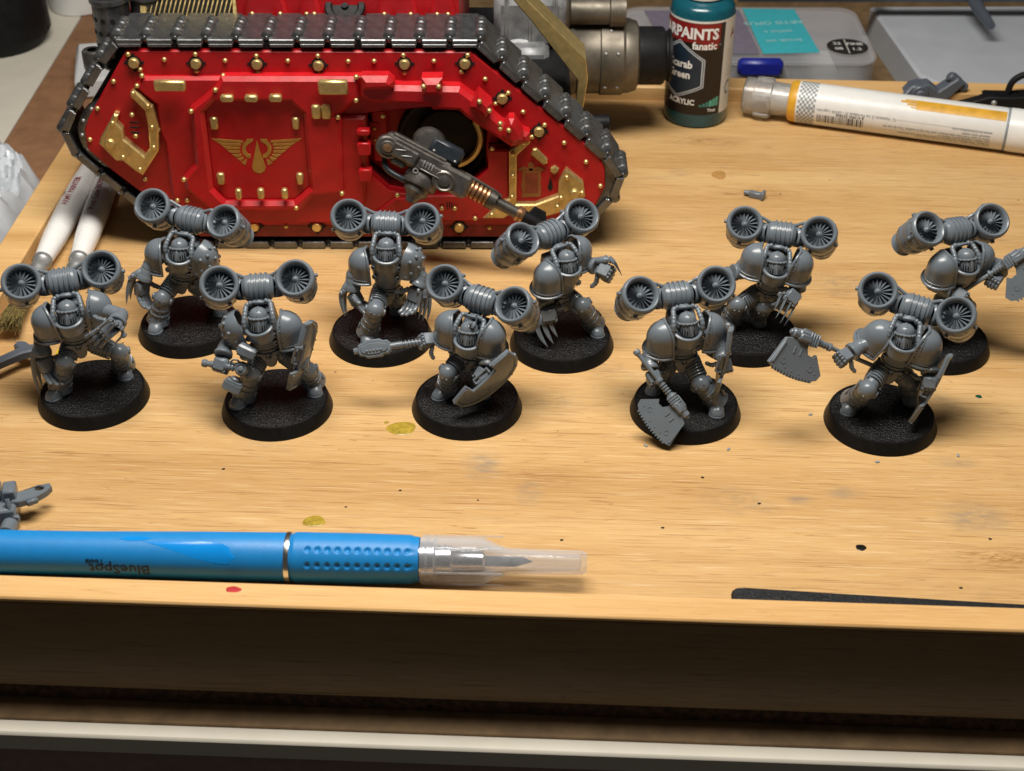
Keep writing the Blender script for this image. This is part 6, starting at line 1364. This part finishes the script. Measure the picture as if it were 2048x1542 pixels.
tag(put('blue_lighter', MB().box((1.9, .5, .75), T(10.35, 59.6, .38 - .38 + .1), .15), M['blue_deep'], None), 'deep blue plastic block between the storage case and the marker cap', 'block')
ps = MB(); ps.prism([(17.3, 70.6), (27, 70.8), (27, 61.2), (18.6, 61.6), (17.9, 62.6)], -3.09, -1.5, None, .12); tag(put('plastic_tray', ps, M['sheet_grey'], None, 25), 'pale grey plastic tray behind the marker at the far right', 'plastic tray')
def frame_sprue():
    o = thing('sprue_frame', 'dark blue-grey plastic sprue bar lying across the back of the desk', 'sprue', (0, 68.9, -.35))
    put('runner', MB().tube([(10.6, 0, 0), (27, 0, .05)], .30, 8), M['sprue_dark'], o); put('peg', MB().tube([(21.6, 0, .0), (21.6, -1.2, -.1), (21.7, -3.2, -.15)], [.32, .3, .2], 10), M['sprue_dark'], o)
    put('peg', MB().tube([(17.2, 0, 0), (17.2, .9, 0)], .25, 8), M['sprue_dark'], o)
frame_sprue()
def tag_box():
    o = thing('white_box', 'small white box with yellow and orange print on the brown mat', 'box', (-17.9, 64.3, -2.565), radians(12))
    put('body', MB().box((4.4, 4.2, .95), T(.4, 0, .48), .14), M['eraser'], o)
    put('yellow_patch', MB().lathe([(0, .955), (1, .955), (1, .965), (0, .966)], 24, T(.1, -.1, 0) @ Matrix.Diagonal((.95, .65, 1, 1))), M['yellow_print'], o); put('orange_patch', MB().prism([(-.1, .5), (1.2, .5), (1.6, 1.6), (.3, 1.6)], .95, .966), M['orange_print'], o)
tag_box()
def bag():
    rnd = random.Random(2); n, m_ = 70, 64; vs = []; mb = MB()
    from mathutils import noise as mn
    for j in range(m_ + 1):
        for i in range(n + 1):
            x = -26 + 7.0 * i / n; y = 43 + 13.6 * j / m_; e = min(i, n - i, j, m_ - j) / 12
            v = Vector((x * .55, y * .42, 1.3)); c = abs(mn.noise(v)) * 1.3 + abs(mn.noise(v * 2.4)) * .9 + abs(mn.noise(v * 5.3)) * .45
            ed = (-18.3 + .5 * mn.noise(v * .9)) - max(0, y - 52.5) ** 2 * .16 - max(0, 47.5 - y) * .1
            x = -26 + (ed + 26) * i / n; vs.append((x, y, -2.5 + min(1, e * 2) * (1.5 - c * 1.15 + .5)))
    mb.add(vs, [(j * (n + 1) + i, j * (n + 1) + i + 1, (j + 1) * (n + 1) + i + 1, (j + 1) * (n + 1) + i) for j in range(m_) for i in range(n)])
    tag(put('plastic_bag', mb, M['bag_film'], None, 30), 'crumpled pale plastic bag left of the tray rim', 'plastic bag')
bag()
def back_left():
    o = thing('black_lamp_base', 'black rounded object at the far left behind the paper sheet', 'lamp base', (-24.6, 68.5, -2.55))
    put('base', MB().lathe([(0, 0), (2.2, 0), (2.6, .6), (2.5, 3.2), (1.9, 4.2), (0, 4.4)], 32), M['black_metal'], o); put('collar', MB().lathe([(1.4, 4.1), (1.6, 4.4), (1.5, 4.9), (0, 5)], 24), M['black_metal'], o)
    o = thing('white_roll', 'white paper roll standing at the far left beside the black base', 'paper roll', (-21.7, 73.0, -2.55))
    put('roll', MB().lathe([(.6, 0), (1.4, 0), (1.45, .05), (1.45, 4.9), (1.4, 5), (.6, 5)], 32), M['cap_white'], o); put('core', MB().lathe([(.5, .0), (.6, .02), (.6, 5.02), (.5, 5.02)], 24), M['kraft'], o)
    tag(put('dark_box', MB().box((6.5, 4, 5.5), T(-15.0, 79, -.32), .2), M['dark_room']), 'dark box in shadow behind the brown mat at the upper left', 'box')
    tag(put('dark_box', MB().box((9, 4, 4.5), T(14, 82, -.82), .2), M['red_shadow']), 'dark box in shadow behind the storage case', 'box')
back_left()
